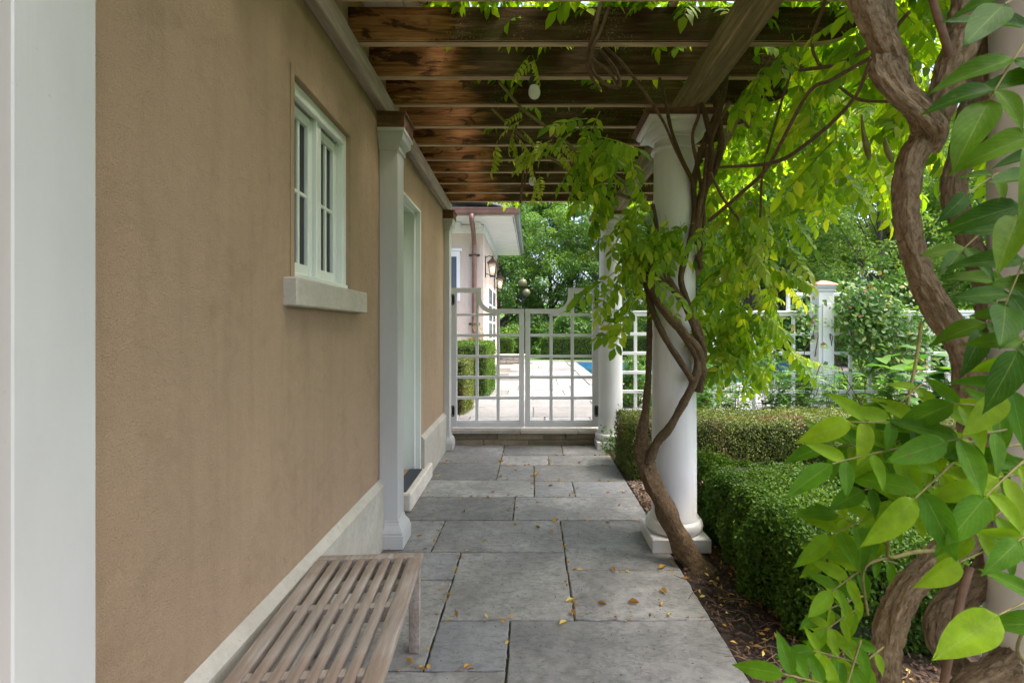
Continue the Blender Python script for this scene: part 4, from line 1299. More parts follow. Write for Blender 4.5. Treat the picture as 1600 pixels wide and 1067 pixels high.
def frond_matrix(p, size, az, pitch, roll):
    return Matrix.Translation(p) @ Matrix.Rotation(az, 4, 'Z') @ Matrix.Rotation(pitch, 4, 'Y') @ Matrix.Rotation(roll, 4, 'X') @ Matrix.Diagonal((size, size, size, 1))
def bulk_fronds(mats, matname, parent, name='foliage'):
    V, T, b = [], [], 0
    for i, mm in enumerate(mats):
        v, t = FR[i % 8]
        A = np.array(mm)
        V.append(v @ A[:3, :3].T + A[:3, 3]); T.append(t + b); b += len(v)
    o = link(name, fast_mesh(name, np.concatenate(V), np.concatenate(T), matname), parent); o['kind'] = 'stuff'
    return o

wr = random.Random(99)
def scatter(cx, cy, rx, ry, d0, d1, n, s0=.23, s1=.32, hang=(.2, 1.2)):
    out = []
    for _ in range(n):
        while True:
            a, b = wr.uniform(-1, 1), wr.uniform(-1, 1)
            if a * a + b * b < 1: break
        p = P(cx + a * rx, cy + b * ry, wr.uniform(d0, d1))
        sg = wr.choice((0, 1))
        out.append(frond_matrix(p, wr.uniform(s0, s1), math.pi * sg + wr.gauss(0, .6), wr.uniform(*hang), (1 - 2 * sg) * wr.uniform(.1, 1.0)))
    wr.shuffle(out)
    return out
def place(vine, mats, matname, limit):
    for i, mm in enumerate(mats[:limit]):
        o = link('leaf', FM[matname][i % 8], vine)
        o.matrix_local = mm
    return mats[limit:]

# --- vine on the middle column
vine = empty('wisteria_vine', (0, 0, 0), 0, 'wisteria twining up the middle white column with hanging leaves', 'vine')
def stem(par, pts, mat, rough=.10, n=10, per=7, name='stem', seed=0, zmin=None):
    thick = mat == 'vine_bark' and pts[0][2] < 1.1
    if thick: n, per, rough = 34, 26, .05
    q = [(*P(a, b, d), r * d / FPX * (.64 if d < 1.1 else 1.0)) for a, b, d, r in pts]
    s = spline(q, per)
    mb = MB(); mb.tube([x[:3] for x in s], [max(.0012, x[3]) for x in s], n, rough, seed, 1.0, .42 if thick else (.2 if mat in ('vine_bark', 'vine_bark_dark') else 0))
    return mb.build(name, mat, par, 60)
VB = 'vine_bark_dark'
stem(vine, [(1098, 902, 3.12, 23), (1084, 880, 3.15, 19), (1060, 838, 3.2, 16), (1035, 785, 3.27, 15), (1013, 738, 3.31, 14), (1004, 703, 3.35, 13), (1004, 672, 3.40, 9), (1009, 640, 3.44, 6), (1014, 560, 3.46, 4.5), (1015, 480, 3.46, 4), (1018, 440, 3.40, 5)], VB, .14, 14, seed=1)
stem(vine, [(1012, 722, 3.29, 7.0), (1026, 692, 3.27, 7.0), (1046, 668, 3.25, 6.2), (1068, 630, 3.25, 6.2), (1084, 596, 3.27, 6.2), (1090, 566, 3.30, 6.2), (1078, 540, 3.27, 5.5), (1050, 500, 3.25, 4.7), (1030, 476, 3.27, 4.7), (1010, 440, 3.31, 3.9), (998, 412, 3.36, 3.9), (1012, 385, 3.40, 3.1)], VB, .12, seed=2)
stem(vine, [(1092, 612, 3.36, 7.0), (1096, 580, 3.33, 7.0), (1092, 550, 3.29, 7.0), (1068, 520, 3.25, 6.2), (1042, 492, 3.24, 6.2), (1024, 465, 3.27, 5.5), (1016, 430, 3.31, 4.7), (1020, 395, 3.34, 4.7), (1026, 360, 3.36, 3.9), (1020, 320, 3.4, 3.1)], VB, .12, seed=3)
stem(vine, [(1091, 585, 3.32, 6.2), (1098, 548, 3.32, 5.5), (1086, 515, 3.29, 5.5), (1072, 480, 3.25, 5.5), (1056, 455, 3.24, 4.7), (1042, 430, 3.26, 4.7), (1036, 400, 3.28, 3.9), (1034, 380, 3.3, 3.1)], VB, .12, seed=4)
stem(vine, [(1094, 560, 3.33, 4.7), (1088, 512, 3.30, 4.7), (1074, 470, 3.26, 4.7), (1064, 440, 3.25, 4.7), (1068, 410, 3.26, 4.7), (1080, 370, 3.34, 4.7), (1086, 330, 3.38, 4.7), (1084, 290, 3.38, 4.7), (1092, 250, 3.36, 4.7), (1108, 205, 3.3, 4.7), (1128, 160, 3.22, 4.7), (1136, 110, 3.15, 3.9)], VB, .12, seed=5)
stem(vine, [(1090, 430, 3.46, 4.7), (1093, 350, 3.44, 6.2), (1098, 300, 3.42, 7.0), (1120, 245, 3.42, 7.0), (1148, 190, 3.42, 6.2), (1172, 150, 3.45, 6.2), (1196, 112, 3.5, 6.2), (1210, 80, 3.5, 5.5)], 'vine_bark', .12, seed=6)
stem(vine, [(1092, 340, 3.40, 4.7), (1104, 290, 3.36, 4.7), (1112, 240, 3.3, 3.9), (1104, 190, 3.25, 3.9), (1096, 150, 3.2, 3.1), (1110, 110, 3.2, 3.1)], VB, .12, seed=7)
stem(vine, [(1086, 300, 3.37, 3.1), (1078, 275, 3.34, 3.1), (1062, 240, 3.28, 2.7), (1048, 200, 3.22, 2.7), (1040, 160, 3.2, 2.7), (1030, 120, 3.2, 2.3)], VB, .1, 8, seed=8)
stem(vine, [(1090, 590, 3.33, 5), (1100, 556, 3.35, 5), (1094, 520, 3.33, 5), (1080, 492, 3.28, 4.5), (1062, 468, 3.25, 4), (1046, 448, 3.25, 4), (1026, 432, 3.28, 4), (1010, 418, 3.33, 3.5), (1006, 396, 3.38, 3)], VB, .1, 8, seed=11)
stem(vine, [(1085, 600, 3.28, 5), (1060, 560, 3.24, 5), (1036, 522, 3.25, 5), (1022, 492, 3.28, 5), (1012, 462, 3.32, 4.5), (1008, 430, 3.36, 4), (1018, 402, 3.35, 4), (1032, 384, 3.3, 3)], VB, .1, 8, seed=12)
stem(vine, [(1096, 420, 3.42, 4), (1088, 380, 3.38, 4), (1092, 330, 3.36, 4), (1100, 290, 3.36, 4), (1106, 240, 3.33, 3.5), (1118, 200, 3.3, 3.5), (1140, 160, 3.3, 3)], 'shoot_brown', .08, 8, seed=13)
stem(vine, [(1094, 400, 3.44, 3), (1100, 340, 3.42, 3), (1092, 270, 3.4, 3), (1082, 215, 3.3, 2.5), (1092, 178, 3.25, 2.5), (1088, 140, 3.2, 2)], 'shoot_brown', .08, 7, seed=14)
stem(vine, [(1080, 282, 3.36, 2), (1056, 236, 3.28, 2), (1036, 190, 3.22, 2.2), (1000, 135, 3.15, 2.5), (965, 92, 3.1, 2.5), (930, 60, 3.1, 2)], 'shoot_brown', .05, 7, seed=9)
stem(vine, [(1090, 320, 3.42, 6), (1110, 280, 3.38, 5), (1126, 235, 3.34, 5), (1122, 180, 3.3, 5), (1114, 130, 3.3, 4)], VB, .1, 8, seed=10)
# whippy shoots and dry loops under the joists
loops = [[(940, 0, 2.75, 3.5), (928, 50, 2.75, 3.5), (918, 90, 2.8, 3), (924, 120, 2.8, 3), (938, 140, 2.85, 2)],
         [(952, 10, 2.75, 3), (938, 50, 2.75, 3), (924, 80, 2.75, 3), (926, 110, 2.8, 3), (944, 130, 2.85, 3), (968, 136, 2.9, 3), (962, 110, 2.95, 3), (940, 82, 3.0, 2.5), (930, 78, 3, 2)],
         [(936, 20, 2.8, 2.5), (930, 60, 2.8, 2.5), (925, 90, 2.8, 2.5), (950, 110, 2.9, 2.5), (966, 135, 2.95, 2)],
         [(780, 128, 3.25, 2.5), (815, 170, 3.3, 2.5), (850, 196, 3.3, 2.5), (900, 235, 3.3, 3), (960, 275, 3.3, 3), (1010, 310, 3.34, 3)],
         [(768, 170, 3.5, 2), (800, 200, 3.5, 2), (850, 240, 3.45, 2), (890, 265, 3.4, 2.5), (960, 300, 3.35, 3), (1012, 320, 3.36, 3)],
         [(812, 172, 3.8, 1.6), (806, 215, 3.8, 1.5), (826, 240, 3.8, 1.5), (818, 300, 3.8, 1.2)],
         [(815, 230, 3.8, 2), (818, 260, 3.8, 2), (813, 318, 3.8, 2)]]
for i, l in enumerate(loops): stem(vine, l, 'shoot_brown' if i != 3 and i != 4 else 'twig_green', 0, 6, 8, 'shoot', 20 + i)
mats = scatter(1156, 430, 58, 125, 3.25, 4.0, 66) + scatter(996, 470, 18, 46, 3.1, 3.45, 7) + scatter(1060, 355, 42, 30, 3.0, 3.2, 13, .2, .27) + scatter(985, 375, 34, 88, 3.05, 3.5, 32) \
     + scatter(955, 258, 44, 48, 3.05, 3.5, 20) + scatter(930, 200, 36, 30, 3.05, 3.4, 9) + scatter(1176, 524, 48, 56, 3.3, 3.9, 36) \
     + scatter(1195, 240, 80, 100, 3.25, 4.4, 55) + scatter(1125, 330, 30, 60, 3.4, 4.0, 10)
wr.shuffle(mats)
rest = place(vine, mats, 'wisteria_leaf', 240)
yel = scatter(1192, 385, 34, 80, 3.4, 4.0, 20) + scatter(800, 200, 40, 34, 3.2, 3.5, 10, .13, .2) + scatter(862, 226, 34, 26, 3.2, 3.4, 13, .13, .2) \
    + scatter(840, 280, 10, 10, 3.7, 3.9, 3, .14, .18) + scatter(832, 92, 10, 8, 2.9, 3.0, 3, .13, .18)
place(vine, yel, 'wisteria_yellow', 70)
# leaves lying over the pergola roof, seen through the joists and shading the path
roofm = []
for _ in range(2600):
    x, y = wr.uniform(-.45, 2.3), wr.uniform(.3, 7.0)
    z = 3.27 + abs(wr.gauss(0, .16)) - max(0, x - 1.75) * .5
    roofm.append(frond_matrix(Vector((x, y, z)), wr.uniform(.24, .34), wr.uniform(0, 6.28), wr.uniform(-.2, .5), wr.uniform(-.4, .4)))
bulk_fronds(rest + roofm, 'wisteria_leaf', vine, 'roof_foliage')
ms = MB()
for _ in range(60):
    x, y = wr.uniform(-.3, 1.8), wr.uniform(.5, 6.5); a = wr.uniform(0, 6.28); L = wr.uniform(.6, 1.6)
    pts = [(x + math.cos(a) * L * t + .1 * math.sin(5 * t + a), y + math.sin(a) * L * t, 3.27 + .12 * math.sin(3 * t + x)) for t in [k / 8 for k in range(9)]]
    ms.tube(pts, wr.uniform(.004, .011), 5)
o = ms.build('roof_twigs', 'shoot_brown', vine, 60); o['kind'] = 'stuff'

# --- the thick old vine on the near column
near = empty('wisteria_vine', (0, 0, 0), 0, 'thick trunked old wisteria with large leaves at the right edge', 'vine')
D = .93
stem(near, [(1335, -20, D, 28), (1362, 30, D, 29), (1392, 90, D, 29), (1408, 135, D, 27), (1436, 178, D - .01, 26), (1444, 205, D - .02, 25)], 'vine_bark', .10, 18, 9, seed=31)
stem(near, [(1378, -30, D + .03, 22), (1384, 40, D + .03, 22), (1386, 90, D + .02, 24), (1380, 110, D - .02, 26), (1402, 145, D - .045, 26), (1440, 175, D - .04, 24), (1462, 205, D - .02, 24), (1450, 235, D, 26)], 'vine_bark', .10, 18, 9, seed=32)
stem(near, [(1530, -40, D - .02, 40), (1512, 30, D - .02, 39), (1490, 100, D - .02, 34), (1472, 160, D - .02, 31), (1450, 205, D, 33), (1425, 250, D, 30), (1416, 310, D, 27), (1420, 370, D, 27), (1438, 430, D, 28), (1470, 490, D, 31), (1505, 545, D, 36), (1516, 610, D, 33), (1522, 680, D, 32), (1530, 760, D, 30), (1516, 822, D, 29), (1472, 866, D - .02, 29), (1422, 920, D - .03, 29), (1392, 985, D - .03, 30), (1384, 1060, D - .03, 32), (1388, 1150, D - .02, 35), (1400, 1400, D + .04, 44), (1410, 1745, D + .06, 52)], 'vine_bark', .12, 20, 9, seed=33)
stem(near, [(1570, -30, D + .06, 40), (1548, 70, D + .06, 40), (1530, 150, D + .05, 36), (1505, 240, D + .04, 30), (1492, 300, D + .03, 24), (1512, 370, D + .03, 24), (1540, 440, D + .03, 24), (1548, 520, D + .03, 26), (1545, 600, D + .03, 26), (1556, 700, D + .03, 25), (1560, 800, D + .03, 26), (1556, 870, D + .03, 27), (1520, 912, D + .03, 28), (1476, 950, D + .03, 27), (1462, 988, D + .03, 27), (1480, 1025, D + .04, 27), (1515, 1070, D + .05, 30), (1530, 1250, D + .05, 36), (1520, 1700, D + .06, 46)], 'vine_bark', .12, 18, 9, seed=34)
stem(near, [(1640, 1000, D - .04, 30), (1580, 1040, D - .05, 32), (1510, 1080, D - .06, 34), (1450, 1160, D - .05, 36), (1430, 1400, D, 40)], 'vine_bark', .12, 16, 8, seed=35)
stem(near, [(1640, 360, D - .05, 20), (1600, 420, D - .03, 20), (1570, 470, D, 19), (1550, 520, D + .02, 18)], 'vine_bark', .10, 14, 8, seed=36)
stem(near, [(1515, 885, D - .08, 10), (1500, 940, D - .09, 9), (1488, 1000, D - .10, 9), (1472, 1080, D - .10, 9)], 'shoot_brown', .06, 10, 8, seed=37)
stem(near, [(1505, 150, D - .03, 10), (1466, 30, D - .04, 9), (1452, -20, D - .04, 8)], 'shoot_brown', .06, 10, 8, seed=38)
for i, l in enumerate([[(1440, 505, D - .02, 4), (1432, 560, .82, 4), (1420, 620, .76, 3.5), (1412, 690, .72, 3)],
                       [(1512, 712, .80, 3), (1470, 720, .72, 3), (1430, 735, .68, 3)],
                       [(1468, 860, .88, 5), (1430, 862, .80, 5), (1392, 870, .74, 4), (1388, 850, .72, 4), (1390, 780, .70, 3.5)],
                       [(1390, 868, .74, 4), (1350, 890, .70, 3), (1356, 960, .7, 3)],
                       [(1620, 690, .7, 3), (1560, 700, .66, 3), (1500, 715, .64, 3)],
                       [(1600, 1035, .8, 5), (1590, 1010, .7, 4), (1610, 960, .64, 3)],
                       [(1640, 20, .6, 3), (1600, 70, .56, 3), (1560, 130, .53, 3)]]):
    stem(near, l, 'twig_green', .03, 7, 8, 'shoot', 50 + i)
# thin arching shoots against the bright leaves
for i, l in enumerate([[(1370, 85, 1.6, 3), (1300, 125, 1.9, 3), (1260, 150, 2.1, 3), (1200, 260, 2.5, 3), (1160, 300, 2.8, 3), (1108, 345, 3.1, 3)],
                       [(1362, 90, 1.6, 3), (1330, 160, 1.8, 3), (1260, 225, 2.2, 3), (1205, 255, 2.5, 3), (1120, 262, 2.9, 2.5)],
                       [(1240, 100, 2.8, 2), (1215, 180, 2.9, 2), (1192, 270, 3, 2), (1188, 340, 3.1, 2)],
                       [(1290, 0, 2.4, 3), (1270, 80, 2.5, 2.5), (1330, 150, 2.4, 2.5), (1400, 160, 2.2, 2)],
                       [(1420, 20, 1.8, 3), (1380, 60, 2.0, 3), (1310, 100, 2.2, 3), (1250, 110, 2.5, 3)],
                       [(1110, 270, 3.2, 2.5), (1130, 310, 3.3, 2.5), (1160, 350, 3.4, 2)]]):
    stem(near, l, 'shoot_brown', .0, 6, 8, 'shoot', 70 + i)
for i, (px, py, d, L) in enumerate([(1346, 180, 2.2, 70), (1382, 215, 2.0, 40), (1160, 170, 3.2, 30)]):
    stem(near, [(px, py, d, 1.5), (px + 3, py + L * .4, d, 3.5), (px + 9, py + L * .8, d, 4.5), (px + 12, py + L, d, 2)], 'twig_green', .25, 8, 6, 'seed_pod', 90 + i)
nm_ = scatter(1310, 125, 140, 125, 2.4, 4.6, 115, .24, .33) + scatter(1410, 60, 80, 130, 2.0, 4.8, 130, .22, .3) + scatter(1340, 240, 90, 50, 2.6, 4.0, 34) + scatter(1230, 60, 50, 50, 3.6, 5.0, 20)
wr.shuffle(nm_)
for _ in range(150):  # hanging curtain of fronds, mostly out of view, added to shade the upper wall
    nm_.append(frond_matrix(Vector((wr.uniform(1.65, 2.4), wr.uniform(1.0, 2.3), wr.uniform(2.25, 3.3))), wr.uniform(.24, .33), wr.uniform(0, 6.28), wr.uniform(.2, 1.2), wr.uniform(-.5, .5)))
rest_n = place(near, nm_, 'wisteria_leaf', 245)
bulk_fronds(rest_n, 'wisteria_leaf', near)  # holds the spare vine fronds and the added shading curtain
place(near, scatter(1330, 170, 110, 110, 2.8, 4.6, 30), 'wisteria_yellow', 30)

# --- large leaflets close to the camera, each leaflet its own piece
def leaflet_mesh(seed):
    r = random.Random(seed)
    nl, nw = 9, 4
    V, UV = [], []
    curl, fold, tw = r.uniform(.02, .32), r.uniform(.08, .26), r.uniform(-.5, .5)
    wav = r.uniform(0, 6.28)
    for i in range(nl + 1):
        t = i / nl
        w = .205 * (math.sin(math.pi * t ** .78) ** .82 if 0 < t < 1 else 0) * (1 - .25 * t) + (.004 if i == 0 else 0)
        if t > .8: w *= (1 - ((t - .8) / .2) ** 1.3 * .55)
        a = tw * t
        for j in range(nw + 1):
            s = -1 + 2 * j / nw
            y = s * w; z = abs(s) * w * fold * 2 + .012 * math.sin(9 * t + wav + s * 2) * abs(s)
            V.append((t, y * math.cos(a) - z * math.sin(a), y * math.sin(a) + z * math.cos(a) - curl * t * t)); UV.append((t, .5 + .5 * s))
    T = []
    for i in range(nl):
        for j in range(nw):
            a = i * (nw + 1) + j
            T += [[a, a + 1, a + nw + 2], [a, a + nw + 2, a + nw + 1]]
    return fast_mesh('leaflet', np.array(V), np.array(T), 'near_leaf', np.array(UV), True)
LM = [leaflet_mesh(s) for s in range(6)]
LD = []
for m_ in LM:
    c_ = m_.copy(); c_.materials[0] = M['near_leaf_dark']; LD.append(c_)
nr_ = random.Random(17)
def near_frond(a, b, pairs, L, face=(-.15, -.8, .55), spread=62, term=True, sag=.02, jit=.25):
    A, B = P(*a), P(*b)
    f = Vector(face).normalized()
    pts = []
    for k in range(9):
        t = k / 8
        p = A.lerp(B, t); p.z -= sag * (t * t) * (B - A).length * 2
        pts.append(p)
    m = MB(); m.tube(pts, [.0016 * (1 - .5 * k / 8) for k in range(9)], 6)
    fr = m.build('leaf', 'twig_green', near, 60)
    def at(t):
        i = min(7, int(t * 8)); u = t * 8 - i
        return pts[i].lerp(pts[i + 1], u)
    def put(o, d, ln):
        n = (f + Vector((nr_.uniform(-jit, jit), nr_.uniform(-jit, jit), nr_.uniform(-jit, jit)))).normalized()
        d = (d - n * d.dot(n)).normalized(); s = n.cross(d)
        mm = Matrix((d, s, n)).transposed().to_4x4()
        w = nr_.uniform(.9, 1.12)
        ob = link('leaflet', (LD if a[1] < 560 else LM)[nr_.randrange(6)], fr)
        ob.matrix_local = Matrix.Translation(o) @ mm @ Matrix.Diagonal((ln, ln * w, ln, 1))
    for k in range(pairs):
        t = .14 + .74 * k / max(1, pairs - 1)
        tan = (at(min(1, t + .06)) - at(max(0, t - .06))).normalized()
        s = f.cross(tan).normalized()
        for sg in (-1, 1):
            ang = R(spread + nr_.uniform(-14, 14))
            d = tan * math.cos(ang) + s * sg * math.sin(ang) + Vector((0, 0, -.28 * nr_.uniform(.5, 1.5)))
            put(at(t), d, L * nr_.uniform(.68, 1.16) * (1 - .22 * abs(t - .5)))
    if term: put(pts[-1], (pts[-1] - pts[-2]) + Vector((0, 0, -.002)), L * 1.08)
    return fr
NF = [((1490, 665, .68), (1330, 650, .62), 4, .062), ((1460, 690, .66), (1300, 715, .60), 4, .064), ((1512, 705, .66), (1430, 770, .58), 3, .076),
      ((1620, 665, .66), (1480, 680, .60), 3, .076), ((1600, 720, .62), (1540, 770, .58), 2, .072), ((1440, 600, .74), (1390, 640, .68), 2, .056),
      ((1395, 790, .76), (1300, 830, .70), 4, .062), ((1388, 850, .74), (1310, 800, .72), 2, .058), ((1352, 885, .72), (1300, 920, .68), 3, .046),
      ((1340, 950, .72), (1290, 980, .68), 3, .042), ((1320, 1080, .66), (1225, 1045, .60), 4, .054),
      ((1345, 1000, .70), (1320, 1080, .64), 3, .050),
      ((1625, 30, .52), (1545, 150, .50), 3, .080), ((1660, 100, .50), (1620, 220, .48), 2, .078), ((1640, -30, .54), (1570, 0, .5), 1, .080),
      ((1640, 220, .60), (1590, 330, .56), 3, .078), ((1560, 340, .70), (1500, 390, .68), 2, .056),
      ((1630, 340, .62), (1570, 470, .58), 3, .078), ((1650, 430, .6), (1590, 540, .56), 3, .072), ((1580, 430, .68), (1535, 510, .64), 3, .066),
      ((1640, 560, .62), (1570, 610, .58), 2, .068), ((1580, 845, .66), (1500, 872, .62), 1, .060), ((1630, 930, .60), (1560, 955, .56), 1, .088),
      ((1660, 800, .62), (1590, 840, .58), 2, .060), ((1650, 960, .62), (1610, 1060, .58), 1, .066),
      ((1570, 640, .66), (1490, 625, .62), 2, .066), ((1470, 660, .70), (1370, 700, .64), 4, .058), ((1440, 745, .70), (1350, 760, .66), 3, .056), ((1400, 700, .70), (1290, 690, .66), 4, .052), ((1350, 930, .72), (1290, 950, .70), 3, .044), ((1400, 880, .76), (1340, 860, .72), 3, .046), ((1560, 700, .64), (1500, 790, .60), 3, .064), ((1350, 1040, .70), (1270, 1010, .66), 3, .044), ((1530, 690, .72), (1420, 690, .66), 4, .056), ((1500, 740, .70), (1400, 780, .66), 4, .054), ((1590, 780, .68), (1520, 830, .64), 3, .056), ((1420, 640, .76), (1330, 690, .70), 4, .050), ((1350, 850, .76), (1290, 870, .74), 3, .046), ((1330, 990, .74), (1250, 1060, .70), 4, .044), ((1380, 1010, .74), (1300, 1075, .68), 4, .046), ((1640, 740, .64), (1560, 740, .60), 3, .060), ((1560, 270, .72), (1510, 300, .70), 1, .056)]
for i, q in enumerate(NF):
    near_frond(q[0], q[1], q[2], q[3])

# ------------------------------------------------------------------ garden plants behind the hedge
def perennial(seed, ns=16, h=.7, leaf=.15, w=.045):
    r = random.Random(seed)
    st = MB(); P_, N_, Dd = [], [], []
    for k in range(ns):
        a = r.uniform(0, 6.28); sp = r.uniform(.02, .32); hh = h * r.uniform(.65, 1.1)
        pts = [(math.cos(a) * sp * t ** 1.4, math.sin(a) * sp * t ** 1.4, hh * t) for t in (0, .3, .6, 1)]
        st.tube(pts, [.005, .004, .003, .0015], 4)
        for q in range(9):
            t = .25 + .75 * q / 8
            p = np.array([math.cos(a) * sp * t ** 1.4, math.sin(a) * sp * t ** 1.4, hh * t])
            b = q * 2.4 + k
            P_.append(p); Dd.append([math.cos(b), math.sin(b), r.uniform(-.1, .55)])
    return st, np.array(P_), np.array(Dd), leaf, w
def blade_mesh(pos, dirs, L, W, mat, rg):
    n = len(pos); d = unit(dirs); up = np.tile([0, 0, 1.0], (n, 1)) + rg.normal(0, .2, (n, 3))
    s = unit(np.cross(up, d)); nn = np.cross(d, s)
    l = (L * rg.uniform(.7, 1.2, n))[:, None]; w = (W * rg.uniform(.8, 1.2, n))[:, None]
    v = np.stack([pos, pos + d * l * .35 + s * w * .5 + nn * w * .1, pos + d * l * .35 - nn * l * .02, pos + d * l * .35 - s * w * .5 + nn * w * .1,
                  pos + d * l * .7 + s * w * .38 - nn * l * .06, pos + d * l * .7 - nn * l * .10, pos + d * l * .7 - s * w * .38 - nn * l * .06, pos + d * l - nn * l * .26], 1)
    b = (np.arange(n) * 8)[:, None]
    T = np.concatenate([b + np.array([q]) for q in ([0, 1, 2], [0, 2, 3], [1, 4, 5], [1, 5, 2], [2, 5, 6], [2, 6, 3], [4, 7, 5], [5, 7, 6])], 1).reshape(-1, 3)
    return fast_mesh('foliage', v.reshape(-1, 3), T, mat)
pv = []
for s in range(3):
    st, pp, dd, L, W = perennial(s, 22, .95 + .1 * s, .17, .046)
    pv.append((st.mesh('stems', 'twig_green'), blade_mesh(pp, dd, L, W, 'plant_leaf', np.random.default_rng(s))))
big = perennial(9, 11, .85, .26, .16)
pv.append((big[0].mesh('stems', 'twig_green'), blade_mesh(big[1], big[2], .22, .13, 'plant_leaf', np.random.default_rng(5))))
plants = [(1.95, 6.15, 0, 1.0), (2.45, 6.2, 1, .95), (2.9, 6.3, 2, .95), (3.3, 6.15, 0, 1.05), (2.2, 6.55, 2, .9), (4.3, 6.1, 3, 1.2), (4.95, 6.25, 3, 1.35), (3.75, 6.35, 1, .9), (5.6, 6.2, 0, 1.15), (5.3, 5.95, 3, 1.3), (1.55, 6.3, 1, .9), (5.8, 6.4, 2, 1.1)]
where = ['left of the post by the column', 'second from the column', 'third from the column', 'just left of the fence post', 'tight against the lattice', 'right of the fence post', 'before the lattice right of the post', 'at the foot of the fence post', 'far right along the fence', 'behind the far end of the hedge', 'nearest the middle column', 'at the far right end of the lattice']
for i, (x, y, k, s) in enumerate(plants):
    kind = 'broad leaved green plant ' if k == 3 else 'upright leafy green perennial '
    t = empty('garden_plant', (x, y, -.02), i * 1.3, kind + where[i], 'plant', 'perennials along the trellis fence')
    t.scale = (s, s, s)
    link('stems', pv[k][0], t); f = link('foliage', pv[k][1], t); f['kind'] = 'stuff'
# low dark groundcover behind the middle column and under the fence
rg = np.random.default_rng(77)
n = 5000
pp = np.stack([rg.uniform(1.0, 8, n), rg.uniform(5.8, 6.75, n), np.abs(rg.normal(0, .10, n)) + .02], 1)
v, tr = leaf_cloud(pp, np.tile([0, -.3, 1.0], (n, 1)), .07, .035, .6, .2, 0, rg)
tag(link('groundcover', fast_mesh('groundcover', v, tr, 'plant_leaf')), 'low green groundcover between the hedge and the lattice fence', 'groundcover', None, 'stuff')
n = 6000
pp = np.stack([rg.uniform(1.9, 5.5, n), rg.uniform(1.6, 5.0, n), np.abs(rg.normal(0, .07, n)) + .01], 1)
v, tr = leaf_cloud(pp, np.tile([0, -.3, 1.0], (n, 1)), .05, .022, .6, .2, 0, rg)
tag(link('periwinkle_cover', fast_mesh('periwinkle_cover', v, tr, 'tree_leaf_dark')), 'dark glossy groundcover in the bed right of the hedges', 'groundcover', None, 'stuff')

# climber over the trellis post
cl = empty('climbing_plant', (4.4, 6.9, 0), 0, 'yellowing green climber sprawling over the trellis beside the post', 'climber')
cp = []
for (px, py, rx, ry, m) in ((1365, 500, 60, 62, 1500), (1345, 475, 34, 26, 450), (1400, 560, 50, 40, 500), (1258, 490, 22, 36, 120), (1440, 520, 40, 40, 300), (1200, 560, 40, 40, 250), (1100, 570, 40, 30, 200)):
    for _ in range(m):
        a = rg.normal(0, .5, 2)
        cp.append(np.array(P(px + a[0] * rx, py + a[1] * ry, rg.uniform(6.6, 7.15))) - np.array([4.4, 6.9, 0]))
cp = np.array(cp)
v, tr = leaf_cloud(cp, np.tile([0, -.8, .6], (len(cp), 1)), .085, .055, .5, .2, .6, rg)
f = link('foliage', fast_mesh('climber_foliage', v, tr, 'shrub_leaf'), cl); f['kind'] = 'stuff'
sel = cp[rg.choice(len(cp), 260)]
v, tr = leaf_cloud(sel, np.tile([0, -.8, .6], (len(sel), 1)), .085, .055, .5, .2, .6, rg)
f = link('yellow_leaves', fast_mesh('climber_yellow', v, tr, 'autumn_shrub'), cl); f['kind'] = 'stuff'
mb = MB()
for k in range(14):
    x = rg.uniform(-.7, .7); pts = [(x + .15 * math.sin(t * 6 + k), rg.uniform(-.12, .12), t * 1.75) for t in [q / 9 for q in range(10)]]
    mb.tube(pts, .006, 5)
mb.build('vine_stems', 'shoot_brown', cl, 60)
# sprigs at the gate column foot
v, tr = leaf_cloud(np.stack([rg.uniform(.82, 1.02, 120), rg.uniform(5.9, 6.15, 120), rg.uniform(0.02, .4, 120) ** 1.3], 1), np.tile([-.4, -.6, .6], (120, 1)), .05, .022, .6, .2, 0, rg)
sp = empty('ivy_sprig', (.9, 6.05, 0), 0, 'thin yellow green sprigs growing at the gate column base', 'plant')
v[:, :] -= np.array([.9, 6.05, 0]); f = link('foliage', fast_mesh('sprig', v, tr, 'shrub_leaf'), sp); f['kind'] = 'stuff'

